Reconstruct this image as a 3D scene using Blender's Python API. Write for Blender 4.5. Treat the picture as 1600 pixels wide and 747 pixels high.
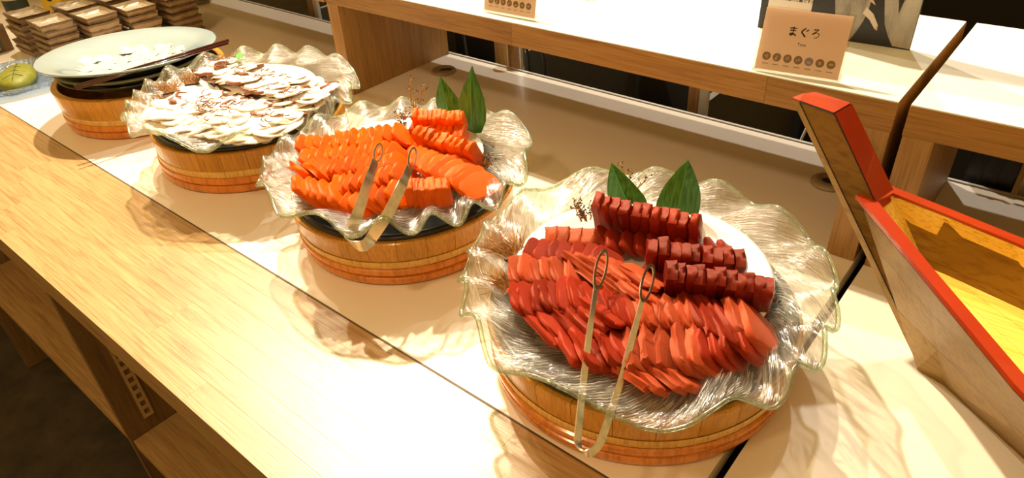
import bpy, bmesh, math, random
from mathutils import Vector, Matrix, noise
random.seed(7)
PI = math.pi
for o in list(bpy.data.objects): bpy.data.objects.remove(o)
S = bpy.context.scene
COL = S.collection
T = 0.88                        # height of the counter top above the floor

# ------------------------------------------------------------------ camera
MC = ((0.7713048206619195, 0.6343574864791993, -0.051763432763646804),
      (0.3293564951836728, -0.46740369543401, -0.8204011729483073),
      (-0.5446220457381535, 0.6157307567780121, -0.5694404819237607))
FP = 1082.889
CH = 0.70                       # camera height above the counter top
cam = bpy.data.cameras.new('camera')
camo = bpy.data.objects.new('camera', cam); COL.objects.link(camo)
cam.sensor_width = 36.0; cam.lens = FP * 36.0 / 1600.0; cam.clip_start = 0.02
r0, r1, r2 = (Vector(r) for r in MC)
m = Matrix((( r0.x, -r1.x, -r2.x, 0), (r0.y, -r1.y, -r2.y, 0), (r0.z, -r1.z, -r2.z, T + CH), (0, 0, 0, 1)))
camo.matrix_world = m
S.camera = camo

def at(u, v, z=0.0):
    """a point of the photograph at height z above the counter top"""
    a, b = (u - 800.0) / FP, (v - 373.5) / FP
    d = r0 * a + r1 * b + r2
    t = (z - CH) / d.z
    return Vector((d.x * t, d.y * t, z))

# ------------------------------------------------------------------ view, world, lights
S.view_settings.view_transform = 'Standard'
S.view_settings.look = 'None'
S.view_settings.exposure = 0.35
S.view_settings.gamma = 1.0
S.view_settings.use_curve_mapping = False
w = bpy.data.worlds.new('world'); S.world = w; w.use_nodes = True
bg = w.node_tree.nodes['Background']
bg.inputs[0].default_value = (1.0, 0.58, 0.17, 1); bg.inputs[1].default_value = 0.44

def lamp(name, loc, target, power, col, angle=100, size=0.035, blend=0.7):
    l = bpy.data.lights.new(name, 'SPOT'); l.energy = power; l.color = col
    l.spot_size = math.radians(angle); l.spot_blend = blend; l.shadow_soft_size = size
    o = bpy.data.objects.new(name, l); COL.objects.link(o)
    o.location = (loc[0], loc[1], loc[2] + T)
    d = Vector(target) - Vector(loc)
    o.rotation_euler = d.to_track_quat('-Z', 'Y').to_euler()
    return o
KEY = (1.0, 0.83, 0.58)
lamp('ceiling_spot', (-2.40, 1.73, 2.8), (-0.80, 0.62, 0), 620, KEY, 66, .035, .6)
lamp('ceiling_spot', (-3.50, 1.60, 2.8), (-1.60, 0.55, 0), 190, KEY, 60, .035, .6)
lamp('ceiling_spot', (-1.80, 2.25, 2.7), (-0.1, 0.75, 0), 190, (1.0, 0.86, 0.66), 62)
lamp('ceiling_spot', (-1.00, 2.90, 2.8), (-0.8, 1.3, 0), 120, (1.0, 0.92, 0.80), 95)
lamp('ceiling_spot', (-0.9, -1.0, 2.4), (-0.7, 1.0, 0), 60, (1.0, 0.66, 0.34), 100, 0.12)

# ------------------------------------------------------------------ node helpers
def new_mat(name):
    mt = bpy.data.materials.new(name); mt.use_nodes = True
    nt = mt.node_tree; b = nt.nodes['Principled BSDF']
    return mt, nt, b
def N(nt, typ, **k):
    n = nt.nodes.new(typ)
    for a, v in k.items():
        if a.startswith('i_'): n.inputs[int(a[2:]) if a[2:].isdigit() else a[2:]].default_value = v
        else: setattr(n, a, v)
    return n
def L(nt, a, b): nt.links.new(a, b)
def ramp(nt, stops, interp='LINEAR'):
    r = nt.nodes.new('ShaderNodeValToRGB'); r.color_ramp.interpolation = interp
    e = r.color_ramp.elements
    while len(e) < len(stops): e.new(0.5)
    for q, (p, c) in zip(e, stops): q.position = p; q.color = (*c, 1)
    return r
def coords(nt, scale=(1, 1, 1), rnd=3.0):
    """object coordinates, shifted per object so that copies differ"""
    tc = N(nt, 'ShaderNodeTexCoord'); oi = N(nt, 'ShaderNodeObjectInfo')
    ml = N(nt, 'ShaderNodeVectorMath', operation='SCALE'); ml.inputs[0].default_value = (rnd, rnd * 1.7, rnd * .6)
    L(nt, oi.outputs['Random'], ml.inputs['Scale'])
    ad = N(nt, 'ShaderNodeVectorMath', operation='ADD'); L(nt, tc.outputs['Object'], ad.inputs[0]); L(nt, ml.outputs[0], ad.inputs[1])
    mp = N(nt, 'ShaderNodeMapping'); mp.inputs['Scale'].default_value = scale; L(nt, ad.outputs[0], mp.inputs[0])
    return mp.outputs[0], oi.outputs['Random']
def bump(nt, b, src, strength=.3, dist=.001):
    bp = N(nt, 'ShaderNodeBump'); bp.inputs['Strength'].default_value = strength; bp.inputs['Distance'].default_value = dist
    L(nt, src, bp.inputs['Height']); L(nt, bp.outputs[0], b.inputs['Normal']); return bp

def wood(name, c1, c2, c3, axis=0, rough=.4, fine=1.0, coat=0.0, vary=.25, bumpy=.25, spread=14):
    mt, nt, b = new_mat(name)
    sc = [spread * 6, spread * 6, spread * 6]; sc[axis] = spread * .35
    v, rnd = coords(nt, sc)
    n1 = N(nt, 'ShaderNodeTexNoise', i_Scale=1.0, i_Detail=5.0, i_Roughness=.62, i_Distortion=.9); L(nt, v, n1.inputs['Vector'])
    sc2 = [fine * 420] * 3; sc2[axis] = fine * 9
    v2, _ = coords(nt, sc2)
    n2 = N(nt, 'ShaderNodeTexNoise', i_Scale=1.0, i_Detail=3.0, i_Roughness=.6); L(nt, v2, n2.inputs['Vector'])
    rp = ramp(nt, [(.28, c3), (.47, c1), (.72, c2)]); L(nt, n1.outputs[0], rp.inputs[0])
    rp2 = ramp(nt, [(.33, (.62, .55, .45)), (.52, (1, 1, 1))]); L(nt, n2.outputs[0], rp2.inputs[0])
    mx = N(nt, 'ShaderNodeMix', data_type='RGBA', blend_type='MULTIPLY'); mx.inputs[0].default_value = .75
    L(nt, rp.outputs[0], mx.inputs[6]); L(nt, rp2.outputs[0], mx.inputs[7])
    hs = N(nt, 'ShaderNodeHueSaturation'); L(nt, mx.outputs[2], hs.inputs['Color'])
    mr = N(nt, 'ShaderNodeMapRange'); mr.inputs['To Min'].default_value = 1 - vary; mr.inputs['To Max'].default_value = 1 + vary * .6
    L(nt, rnd, mr.inputs[0]); L(nt, mr.outputs[0], hs.inputs['Value'])
    L(nt, hs.outputs[0], b.inputs['Base Color'])
    b.inputs['Roughness'].default_value = rough
    b.inputs['Coat Weight'].default_value = coat; b.inputs['Coat Roughness'].default_value = .22 if bumpy > .4 else .12
    if bumpy > .4:
        sp = N(nt, 'ShaderNodeTexNoise', i_Scale=900.0, i_Detail=1.0); L(nt, v2, sp.inputs['Vector']); tc2 = N(nt, 'ShaderNodeTexCoord'); L(nt, tc2.outputs['Object'], sp.inputs['Vector'])
        b2 = N(nt, 'ShaderNodeBump'); b2.inputs['Strength'].default_value = .5; b2.inputs['Distance'].default_value = .0004; L(nt, sp.outputs[0], b2.inputs['Height']); L(nt, b2.outputs[0], b.inputs['Coat Normal'])
    bump(nt, b, n2.outputs[0], bumpy, .0006)
    return mt

def plain(name, col, rough=.5, metal=0.0, vary=.06, scale=30, bumpy=0.0, coat=0.0, **kw):
    mt, nt, b = new_mat(name)
    v, rnd = coords(nt, (scale,) * 3)
    n = N(nt, 'ShaderNodeTexNoise', i_Scale=1.0, i_Detail=4.0); L(nt, v, n.inputs['Vector'])
    lo = tuple(c * (1 - vary) for c in col); hi = tuple(min(1, c * (1 + vary)) for c in col)
    rp = ramp(nt, [(.3, lo), (.7, hi)]); L(nt, n.outputs[0], rp.inputs[0]); L(nt, rp.outputs[0], b.inputs['Base Color'])
    b.inputs['Roughness'].default_value = rough; b.inputs['Metallic'].default_value = metal
    b.inputs['Coat Weight'].default_value = coat
    for k, val in kw.items(): b.inputs[k.replace('_', ' ')].default_value = val
    if bumpy: bump(nt, b, n.outputs[0], bumpy, .001)
    return mt

M = {}
M['board'] = wood('pale_laminated_wood', (.49, .31, .135), (.57, .375, .175), (.33, .185, .065), 0, .34, coat=.55, vary=.07, bumpy=.45)
M['board_edge'] = wood('wood_edge', (.36, .22, .08), (.42, .26, .10), (.26, .15, .05), 0, .5, vary=.1)
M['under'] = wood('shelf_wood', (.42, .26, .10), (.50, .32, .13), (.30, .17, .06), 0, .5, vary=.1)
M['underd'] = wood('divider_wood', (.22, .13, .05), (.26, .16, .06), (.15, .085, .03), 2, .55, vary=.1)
M['fascia'] = wood('fascia_wood', (.36, .19, .05), (.43, .24, .065), (.25, .12, .03), 0, .45, vary=.10)
M['panel'] = wood('panel_wood', (.38, .215, .065), (.44, .26, .085), (.27, .145, .04), 2, .45, vary=.1)
M['stave'] = wood('stave_wood', (.62, .30, .035), (.70, .355, .05), (.52, .235, .025), 2, .30, coat=.25, vary=.09, bumpy=.2)
M['hoop'] = wood('hoop_wood', (.76, .26, .03), (.84, .32, .04), (.62, .19, .022), 2, .22, fine=.3, coat=.4, vary=.05, bumpy=.05)
M['groove'] = wood('groove_wood', (.80, .50, .14), (.86, .56, .17), (.68, .38, .10), 2, .35, vary=.06)
M['white'] = plain('white_laminate', (.89, .83, .73), .34, vary=.015, scale=6, coat=.1)
M['white_cool'] = plain('white_laminate_shelf', (.78, .81, .77), .4, vary=.01, scale=6)
M['joint'] = plain('dark_joint', (.10, .06, .02), .6)
M['pan'] = plain('black_pan', (.012, .013, .012), .22)
M['celadon'] = plain('celadon_glaze', (.32, .42, .45), .10, vary=.04, scale=14, coat=.6)
M['dark_bowl'] = plain('dark_green_bowl', (.035, .045, .030), .16, coat=.3)
M['bowl_lip'] = plain('olive_bowl_lip', (.24, .25, .17), .2)
M['porcelain'] = plain('white_porcelain', (.80, .82, .76), .12, vary=.02, coat=.5)
M['steel'] = plain('brushed_steel', (.82, .80, .74), .24, 1.0, vary=.10, scale=120)
M['lacquer'] = plain('dark_red_lacquer', (.055, .014, .010), .18, coat=.5)
M['red'] = plain('vermilion_lacquer', (.36, .030, .004), .25, vary=.08, scale=12, coat=.5)
M['gold'] = wood('lacquered_hull_wood', (.27, .155, .024), (.28, .162, .026), (.255, .145, .022), 0, .42, fine=.3, coat=.0, vary=.04, bumpy=.05, spread=4)
M['gold'].node_tree.nodes['Principled BSDF'].inputs['Metallic'].default_value = .65
M['inner'] = wood('yellow_inner_wood', (.92, .60, .10), (.95, .66, .14), (.86, .52, .07), 0, .25, coat=.45, vary=.06, bumpy=.08, spread=5)
M['black'] = plain('black_edge', (.012, .010, .008), .4)
M['ceramic'] = plain('brown_glazed_rim', (.15, .085, .035), .4, vary=.3, scale=120, bumpy=.4)
M['ceramic_side'] = plain('tan_ceramic', (.33, .23, .12), .5, vary=.15, scale=70, bumpy=.3)
M['ceramic_in'] = plain('cream_ceramic_well', (.50, .42, .30), .3, vary=.12, scale=60)
M['gromm'] = plain('grey_plastic', (.34, .28, .19), .5)
M['acrylic_paper'] = plain('beige_card_paper', (.76, .60, .46), .5, vary=.01)
M['ink'] = plain('black_ink', (.02, .015, .012), .6)
M['icon'] = plain('brown_icon_ink', (.28, .20, .12), .6)
M['icon_blue'] = plain('blue_grey_icon_ink', (.30, .30, .42), .6)
M['cardboard'] = plain('brown_cardboard', (.22, .14, .07), .7)
M['label'] = plain('cream_label', (.50, .42, .30), .6)
M['greylabel'] = plain('grey_label_band', (.10, .10, .085), .6)
M['wasabi'] = plain('wasabi_green', (.21, .22, .015), .55, vary=.15, scale=50, bumpy=.3)
M['twig'] = plain('dried_twig', (.42, .24, .07), .6, vary=.4, scale=90)
M['bud'] = plain('dark_bud', (.035, .016, .008), .6, vary=.4, scale=90)
M['bark'] = plain('brown_bamboo_fibre', (.36, .17, .04), .6, vary=.45, scale=200)
M['plastic'] = plain('milky_plastic', (.45, .43, .36), .3, vary=.05)
M['darkgrey'] = plain('dark_grey_laminate', (.07, .065, .05), .6)
M['yellow'] = plain('yellow_print', (.75, .50, .02), .5)
M['dgreen'] = plain('dark_green_label', (.02, .035, .02), .5)
M['offwhite'] = plain('off_white_plastic', (.62, .62, .58), .4)
M['cable'] = plain('black_cable', (.01, .01, .01), .5)
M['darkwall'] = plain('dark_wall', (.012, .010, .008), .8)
M['squidskin'] = plain('octopus_skin', (.24, .075, .022), .4, vary=.6, scale=160)
M['squid'] = plain('white_octopus_flesh', (.90, .82, .72), .35, vary=.04, scale=60, bumpy=.3, coat=.3, Subsurface_Weight=.15, Subsurface_Scale=.01)
M['whitefish'] = plain('translucent_white_fish', (.80, .78, .62), .25, vary=.08, scale=60, bumpy=.3, coat=.4)
M['garnish'] = plain('bright_green_leaf', (.07, .42, .02), .5)

def floor_mat():
    mt, nt, b = new_mat('dark_carpet')
    v, _ = coords(nt, (9, 9, 9)); n = N(nt, 'ShaderNodeTexNoise', i_Scale=1.0, i_Detail=8.0, i_Roughness=.7); L(nt, v, n.inputs['Vector'])
    rp = ramp(nt, [(.3, (.018, .013, .007)), (.7, (.065, .048, .026))]); L(nt, n.outputs[0], rp.inputs[0]); L(nt, rp.outputs[0], b.inputs['Base Color'])
    b.inputs['Roughness'].default_value = .75; bump(nt, b, n.outputs[0], .4, .003); return mt
M['floor'] = floor_mat()

def fish(name, a, bcol, c, stripe=60, rough=.36, sss=.10):
    mt, nt, b = new_mat(name)
    v, rnd = coords(nt, (1, 1, 1), 2.0)
    n1 = N(nt, 'ShaderNodeTexNoise', i_Scale=55.0, i_Detail=4.0); L(nt, v, n1.inputs['Vector'])
    wv = N(nt, 'ShaderNodeTexWave', i_Scale=float(stripe), i_Distortion=5.0, i_Detail=2.0); L(nt, v, wv.inputs['Vector'])
    rp = ramp(nt, [(.25, a), (.6, bcol), (.9, c)])
    mx = N(nt, 'ShaderNodeMath', operation='MULTIPLY_ADD'); mx.inputs[1].default_value = .28
    L(nt, wv.outputs['Fac'], mx.inputs[0])
    m2 = N(nt, 'ShaderNodeMath', operation='MULTIPLY'); m2.inputs[1].default_value = .75; L(nt, n1.outputs[0], m2.inputs[0]); L(nt, m2.outputs[0], mx.inputs[2])
    L(nt, mx.outputs[0], rp.inputs[0])
    hs = N(nt, 'ShaderNodeHueSaturation'); L(nt, rp.outputs[0], hs.inputs['Color'])
    mr = N(nt, 'ShaderNodeMapRange'); mr.inputs['To Min'].default_value = .75; mr.inputs['To Max'].default_value = 1.15
    L(nt, rnd, mr.inputs[0]); L(nt, mr.outputs[0], hs.inputs['Value']); L(nt, hs.outputs[0], b.inputs['Base Color'])
    b.inputs['Roughness'].default_value = rough; b.inputs['Subsurface Weight'].default_value = sss
    b.inputs['Subsurface Radius'].default_value = (1, .3, .1); b.inputs['Subsurface Scale'].default_value = .006
    b.inputs['Coat Weight'].default_value = .0; b.inputs['Specular IOR Level'].default_value = .40; b.inputs['Specular Tint'].default_value = (1, .50, .30, 1)
    n3 = N(nt, 'ShaderNodeTexNoise', i_Scale=420.0, i_Detail=2.0); L(nt, v, n3.inputs['Vector'])
    bump(nt, b, n3.outputs[0], .35, .0007)
    return mt
M['akami'] = fish('dark_red_tuna', (.12, .005, .0015), (.20, .010, .003), (.29, .028, .008))
M['akami2'] = fish('red_tuna', (.21, .012, .004), (.33, .026, .008), (.46, .07, .025))
M['chutoro'] = fish('pink_tuna', (.33, .036, .011), (.48, .080, .026), (.66, .19, .085))
M['salmon'] = fish('orange_salmon', (.66, .075, .001), (.80, .13, .002), (.90, .22, .010), 40)

def leaf_mat():
    mt, nt, b = new_mat('bamboo_leaf_green')
    v, _ = coords(nt, (300, 300, 6)); n = N(nt, 'ShaderNodeTexNoise', i_Scale=1.0, i_Detail=2.0); L(nt, v, n.inputs['Vector'])
    rp = ramp(nt, [(.3, (.012, .10, .012)), (.7, (.06, .27, .03))]); L(nt, n.outputs[0], rp.inputs[0]); L(nt, rp.outputs[0], b.inputs['Base Color'])
    b.inputs['Roughness'].default_value = .35; bump(nt, b, n.outputs[0], .4, .0006); return mt
M['leaf'] = leaf_mat()

def glass_mat(name, tint, clear=.80, streak=1.0):
    """thick pressed glass: see-through between fine oblique ribs that refract, glint and scatter"""
    mt, nt, b = new_mat(name); nt.nodes.remove(b)
    out = [n for n in nt.nodes if n.type == 'OUTPUT_MATERIAL'][0]
    uv = N(nt, 'ShaderNodeUVMap')
    def tex(sx, sy, det, dist):
        mp = N(nt, 'ShaderNodeMapping'); mp.inputs['Scale'].default_value = (sx, sy, 1); L(nt, uv.outputs[0], mp.inputs[0])
        n = N(nt, 'ShaderNodeTexNoise', noise_dimensions='2D', i_Scale=1.0, i_Detail=det, i_Roughness=.55, i_Distortion=dist); L(nt, mp.outputs[0], n.inputs['Vector']); return n
    n1 = tex(1, .55, 2.0, .25); n2 = tex(.16, .5, 2.0, .3); n3 = tex(.9, .45, 1.0, .2)
    ad = N(nt, 'ShaderNodeMath', operation='MULTIPLY_ADD'); ad.inputs[1].default_value = 2.2
    L(nt, n2.outputs[0], ad.inputs[0]); L(nt, n1.outputs[0], ad.inputs[2])
    bp = N(nt, 'ShaderNodeBump'); bp.inputs['Strength'].default_value = .9 * streak; bp.inputs['Distance'].default_value = .003
    L(nt, ad.outputs[0], bp.inputs['Height'])
    gl = N(nt, 'ShaderNodeBsdfGlass'); gl.inputs['IOR'].default_value = 1.45; gl.inputs['Roughness'].default_value = .02; gl.inputs['Color'].default_value = (*tint, 1)
    L(nt, bp.outputs[0], gl.inputs['Normal'])
    gs = N(nt, 'ShaderNodeBsdfGlossy'); gs.inputs['Roughness'].default_value = .16; L(nt, bp.outputs[0], gs.inputs['Normal'])
    tr = N(nt, 'ShaderNodeBsdfTransparent'); tr.inputs['Color'].default_value = (*tint, 1)
    df = N(nt, 'ShaderNodeBsdfDiffuse'); df.inputs['Color'].default_value = (.98, .96, .86, 1)
    tl = N(nt, 'ShaderNodeBsdfTranslucent'); tl.inputs['Color'].default_value = (.98, .96, .86, 1)
    dt = N(nt, 'ShaderNodeMixShader'); dt.inputs[0].default_value = .4; L(nt, df.outputs[0], dt.inputs[1]); L(nt, tl.outputs[0], dt.inputs[2])
    # wide bands of refracting glass, fine bright ribs
    rg = ramp(nt, [(.54, (1 - clear,) * 3), (.62, (.42, .42, .42))]); L(nt, n2.outputs[0], rg.inputs[0])
    rd = ramp(nt, [(.575, (.03, .03, .03)), (.59, (.55, .55, .55)), (.61, (.55, .55, .55)), (.63, (.05, .05, .05))]); L(nt, n3.outputs[0], rd.inputs[0])
    rk_ = ramp(nt, [(.35, tint), (.375, tuple(q * .72 for q in tint)), (.40, tuple(q * .72 for q in tint)), (.425, tint)]); L(nt, n1.outputs[0], rk_.inputs[0]); L(nt, rk_.outputs[0], tr.inputs['Color'])
    a = N(nt, 'ShaderNodeMixShader'); L(nt, rg.outputs[0], a.inputs[0]); L(nt, tr.outputs[0], a.inputs[1]); L(nt, gl.outputs[0], a.inputs[2])
    c = N(nt, 'ShaderNodeMixShader'); L(nt, rd.outputs[0], c.inputs[0]); L(nt, a.outputs[0], c.inputs[1]); L(nt, dt.outputs[0], c.inputs[2])
    d = N(nt, 'ShaderNodeMixShader'); d.inputs[0].default_value = .13; L(nt, c.outputs[0], d.inputs[1]); L(nt, gs.outputs[0], d.inputs[2])
    L(nt, d.outputs[0], out.inputs[0]); return mt
M['glass'] = glass_mat('ribbed_glass', (.985, .99, .955), .92)
M['glass_edge'] = glass_mat('green_glass_edge', (.84, .92, .78), .75, .3)
M['glass_blue'] = glass_mat('blue_tinted_glass', (.62, .74, .90), .55, 1.0)
def card_mat():
    mt, nt, b = new_mat('translucent_card'); out = [n for n in nt.nodes if n.type == 'OUTPUT_MATERIAL'][0]
    b.inputs['Base Color'].default_value = (.88, .73, .62, 1); b.inputs['Roughness'].default_value = .5
    tl = N(nt, 'ShaderNodeBsdfTranslucent'); tl.inputs['Color'].default_value = (.97, .82, .72, 1)
    mx = N(nt, 'ShaderNodeMixShader'); mx.inputs[0].default_value = .5; L(nt, b.outputs[0], mx.inputs[1]); L(nt, tl.outputs[0], mx.inputs[2]); L(nt, mx.outputs[0], out.inputs[0]); return mt
M['acrylic_paper'] = card_mat()
def acrylic():
    mt, nt, b = new_mat('clear_acrylic'); nt.nodes.remove(b)
    out = [n for n in nt.nodes if n.type == 'OUTPUT_MATERIAL'][0]
    tr = N(nt, 'ShaderNodeBsdfTransparent'); tr.inputs['Color'].default_value = (.97, .96, .93, 1)
    gs = N(nt, 'ShaderNodeBsdfGlossy'); gs.inputs['Roughness'].default_value = .05
    lw = N(nt, 'ShaderNodeLayerWeight'); lw.inputs[0].default_value = .12
    mx = N(nt, 'ShaderNodeMixShader'); L(nt, lw.outputs['Fresnel'], mx.inputs[0]); L(nt, tr.outputs[0], mx.inputs[1]); L(nt, gs.outputs[0], mx.inputs[2])
    L(nt, mx.outputs[0], out.inputs[0]); return mt
M['acrylic'] = acrylic()
def tuna_photo():
    mt, nt, b = new_mat('printed_tuna_skin')
    v, _ = coords(nt, (60, 60, 14), 0); n = N(nt, 'ShaderNodeTexNoise', i_Scale=1.0, i_Detail=6.0, i_Roughness=.7); L(nt, v, n.inputs['Vector'])
    v2, _ = coords(nt, (14, 14, 3), 0); n2 = N(nt, 'ShaderNodeTexNoise', i_Scale=1.0, i_Detail=2.0); L(nt, v2, n2.inputs['Vector'])
    mx = N(nt, 'ShaderNodeMath', operation='ADD'); L(nt, n.outputs[0], mx.inputs[0]); L(nt, n2.outputs[0], mx.inputs[1])
    rp = ramp(nt, [(.35, (.10, .095, .08)), (.5, (.33, .31, .27)), (.7, (.52, .50, .44))])
    mr = N(nt, 'ShaderNodeMapRange'); mr.inputs['From Max'].default_value = 2.0; L(nt, mx.outputs[0], mr.inputs[0])
    L(nt, mr.outputs[0], rp.inputs[0]); L(nt, rp.outputs[0], b.inputs['Base Color']); b.inputs['Roughness'].default_value = .4
    return mt
M['tuna_print'] = tuna_photo()
M['black_print'] = plain('black_print', (.015, .014, .013), .35)
M['pink_print'] = plain('pale_pink_print', (.60, .38, .30), .4)
M['poster_paper'] = plain('printed_grey_paper', (.66, .58, .50), .4, vary=.01)

# ------------------------------------------------------------------ object helpers
def link(name, mesh, mats, parent=None, loc=(0, 0, 0), smooth=False):
    o = bpy.data.objects.new(name, mesh); COL.objects.link(o)
    if not isinstance(mats, (list, tuple)): mats = [mats]
    if len(mesh.materials) == 0:
        for x in mats: mesh.materials.append(x)
    if smooth:
        for p in mesh.polygons: p.use_smooth = True
    if parent is not None: o.parent = parent; o.location = loc
    else: o.location = (loc[0], loc[1], loc[2] + T)
    return o
def tag(o, label, cat, group=None, kind=None):
    if label: o['label'] = label
    if cat: o['category'] = cat
    if group: o['group'] = group
    if kind: o['kind'] = kind
    return o
def thing(name, label, cat, loc, rotz=0, group=None):
    o = bpy.data.objects.new(name, None); COL.objects.link(o); o.empty_display_size = .03
    o.location = (loc[0], loc[1], loc[2] + T); o.rotation_euler = (0, 0, rotz)
    return tag(o, label, cat, group)
class B:
    """collects faces; coordinates are local to the thing it will belong to"""
    def __init__(s): s.bm = bmesh.new(); s.uv = None
    def poly(s, pts):
        try: return s.bm.faces.new([s.bm.verts.new(p) for p in pts])
        except ValueError: return None
    def box(s, x0, x1, y0, y1, z0, z1, bev=0.0):
        vs = [s.bm.verts.new((x, y, z)) for z in (z0, z1) for y in (y0, y1) for x in (x0, x1)]
        fs = [s.bm.faces.new([vs[i] for i in q]) for q in ((0, 2, 3, 1), (4, 5, 7, 6), (0, 1, 5, 4), (2, 6, 7, 3), (0, 4, 6, 2), (1, 3, 7, 5))]
        if bev:
            es = set(e for f in fs for e in f.edges)
            bmesh.ops.bevel(s.bm, geom=list(es), offset=bev, segments=2, profile=.5, affect='EDGES')
        return s
    def prism(s, bottom, top):
        """solid between two loops of the same length (counter-clockwise seen from above)"""
        a = [s.bm.verts.new(p) for p in bottom]; b = [s.bm.verts.new(p) for p in top]; n = len(a)
        s.bm.faces.new(a[::-1]); s.bm.faces.new(b)
        for i in range(n): s.bm.faces.new((a[i], a[(i + 1) % n], b[(i + 1) % n], b[i]))
        return s
    def tube(s, pts, rad, seg=8, cap=True, flat=None):
        pts = [Vector(p) for p in pts]; rings = []
        for i, p in enumerate(pts):
            d = (pts[min(i + 1, len(pts) - 1)] - pts[max(i - 1, 0)]).normalized()
            up = Vector((0, 0, 1)) if abs(d.z) < .95 else Vector((1, 0, 0))
            a = d.cross(up).normalized(); b = a.cross(d)
            rr = rad[i] if isinstance(rad, (list, tuple)) else rad
            rings.append([s.bm.verts.new(p + (a * math.cos(2 * PI * k / seg) + b * math.sin(2 * PI * k / seg)) * rr) for k in range(seg)])
        for q in range(len(rings) - 1):
            for k in range(seg): s.bm.faces.new((rings[q][k], rings[q][(k + 1) % seg], rings[q + 1][(k + 1) % seg], rings[q + 1][k]))
        if cap: s.bm.faces.new(rings[0][::-1]); s.bm.faces.new(rings[-1])
        return s
    def lathe(s, prof, seg=64, cx=0, cy=0, closed=False, fn=None, uvfn=None):
        """prof: list of (r, z); fn(r, z, a, i) -> (x, y, z) moves the points"""
        rings = []
        for i, (r, z) in enumerate(prof):
            if r < 1e-6 and not fn: rings.append([s.bm.verts.new((cx, cy, z))]); continue
            ring = []
            for k in range(seg):
                a = 2 * PI * k / seg
                p = fn(r, z, a, i) if fn else (r * math.cos(a), r * math.sin(a), z)
                ring.append(s.bm.verts.new((cx + p[0], cy + p[1], p[2])))
            rings.append(ring)
        n = len(rings); uvl = s.bm.loops.layers.uv.verify() if uvfn else None
        for i in range(n if closed else n - 1):
            A, C = rings[i], rings[(i + 1) % n]
            if len(A) == 1 and len(C) == 1: continue
            for k in range(seg):
                k2 = (k + 1) % seg
                if len(A) == 1: f = s.bm.faces.new((A[0], C[k], C[k2])) if False else s.bm.faces.new((A[0], C[k2], C[k]))
                elif len(C) == 1: f = s.bm.faces.new((A[k], A[k2], C[0]))
                else: f = s.bm.faces.new((A[k], A[k2], C[k2], C[k]))
                if uvl and len(A) > 1 and len(C) > 1:
                    for lp, (kk, ii) in zip(f.loops, ((k, i), (k + 1, i), (k + 1, i + 1), (k, i + 1))):
                        lp[uvl].uv = uvfn(kk / seg, ii)
        return s
    def mesh(s, name, fixn=True):
        if fixn: bmesh.ops.recalc_face_normals(s.bm, faces=s.bm.faces)
        me = bpy.data.meshes.new(name); s.bm.to_mesh(me); s.bm.free(); return me
    def build(s, name, mat, parent=None, loc=(0, 0, 0), smooth=False, fixn=True):
        return link(name, s.mesh(name, fixn), mat, parent, loc, smooth)
def autosmooth(o, ang=35):
    me = o.data
    for p in me.polygons: p.use_smooth = True
    try: me.set_sharp_from_angle(angle=math.radians(ang))
    except Exception: pass
    return o

# ------------------------------------------------------------------ the setting
o = B().box(-7, 3, -2.5, 5, -.04, 0).build('floor', M['floor']); o.location = (0, 0, 0); o['kind'] = 'structure'
o = B().box(-7, 3, 4.2, 4.3, 0, 3.8).build('wall_back', M['darkwall']); o.location = (0, 0, 0); o['kind'] = 'structure'

# ------------------------------------------------------------------ the counters
YF, YS, YB = .194, .440, 1.391      # wooden ledge front, joint to the white top, rear edge
def counter(x0, x1, label, dividers, lower, foot=None):
    t = thing('serving_counter', label, 'counter', ((x0 + x1) / 2, .8, -T)); ox, oy = t.location.x, t.location.y
    X0, X1 = x0 - ox, x1 - ox
    def bx(a, b, c, d, e, f, bev=0): return B().box(a, b, c - oy, d - oy, e + T, f + T, bev)
    # white top and its dark joint strip
    bx(X0, X1, YS + .0035, YB - .006, -.032, 0, .0008).build('white_top', M['white'], t)
    bx(X0, X1, YS, YS + .0032, -.03, -.0006).build('joint_strip', M['joint'], t)
    bx(X0, X1, YB - .0058, YB - .003, -.03, -.0008).build('rear_joint', M['joint'], t)
    bx(X0, X1, YB - .003, YB + .004, -.032, .0022, .0008).build('rear_edge_strip', M['offwhite'], t)
    # ledge of laminated boards
    rows = 6; wd = (YS - YF) / rows
    for r in range(rows):
        x = X0 - random.uniform(0, .5); first = True
        while x < X1:
            ln = random.uniform(.38, .75); a, b_ = max(x, X0), min(x + ln, X1); x += ln
            if b_ - a < .01: continue
            bx(a, b_ - .0001, YF + r * wd, YF + (r + 1) * wd - .0001, -.034, random.uniform(-.00008, 0), .00015).build('board', M['board'], t)
    bx(X0, X1, YF + .0005, YF + .022, -.056, -.0342).build('edge_rail', M['board_edge'], t)
    # body below
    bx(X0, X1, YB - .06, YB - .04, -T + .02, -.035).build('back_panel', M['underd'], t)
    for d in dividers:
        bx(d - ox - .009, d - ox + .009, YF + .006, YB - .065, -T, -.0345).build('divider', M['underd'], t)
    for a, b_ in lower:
        bx(a - ox, b_ - ox, YF + .010, YB - .067, -.525, -.497, .001).build('lower_shelf', M['under'], t)
    return t
c1 = counter(-4.2, -.1725, 'long counter under the four tubs, white top with a pale wood ledge in front', (-4.19, -3.2, -2.36, -1.345, -.19), ((-4.18, -3.21), (-3.19, -2.37), (-2.35, -1.355), (-1.335, -.2)))
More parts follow.
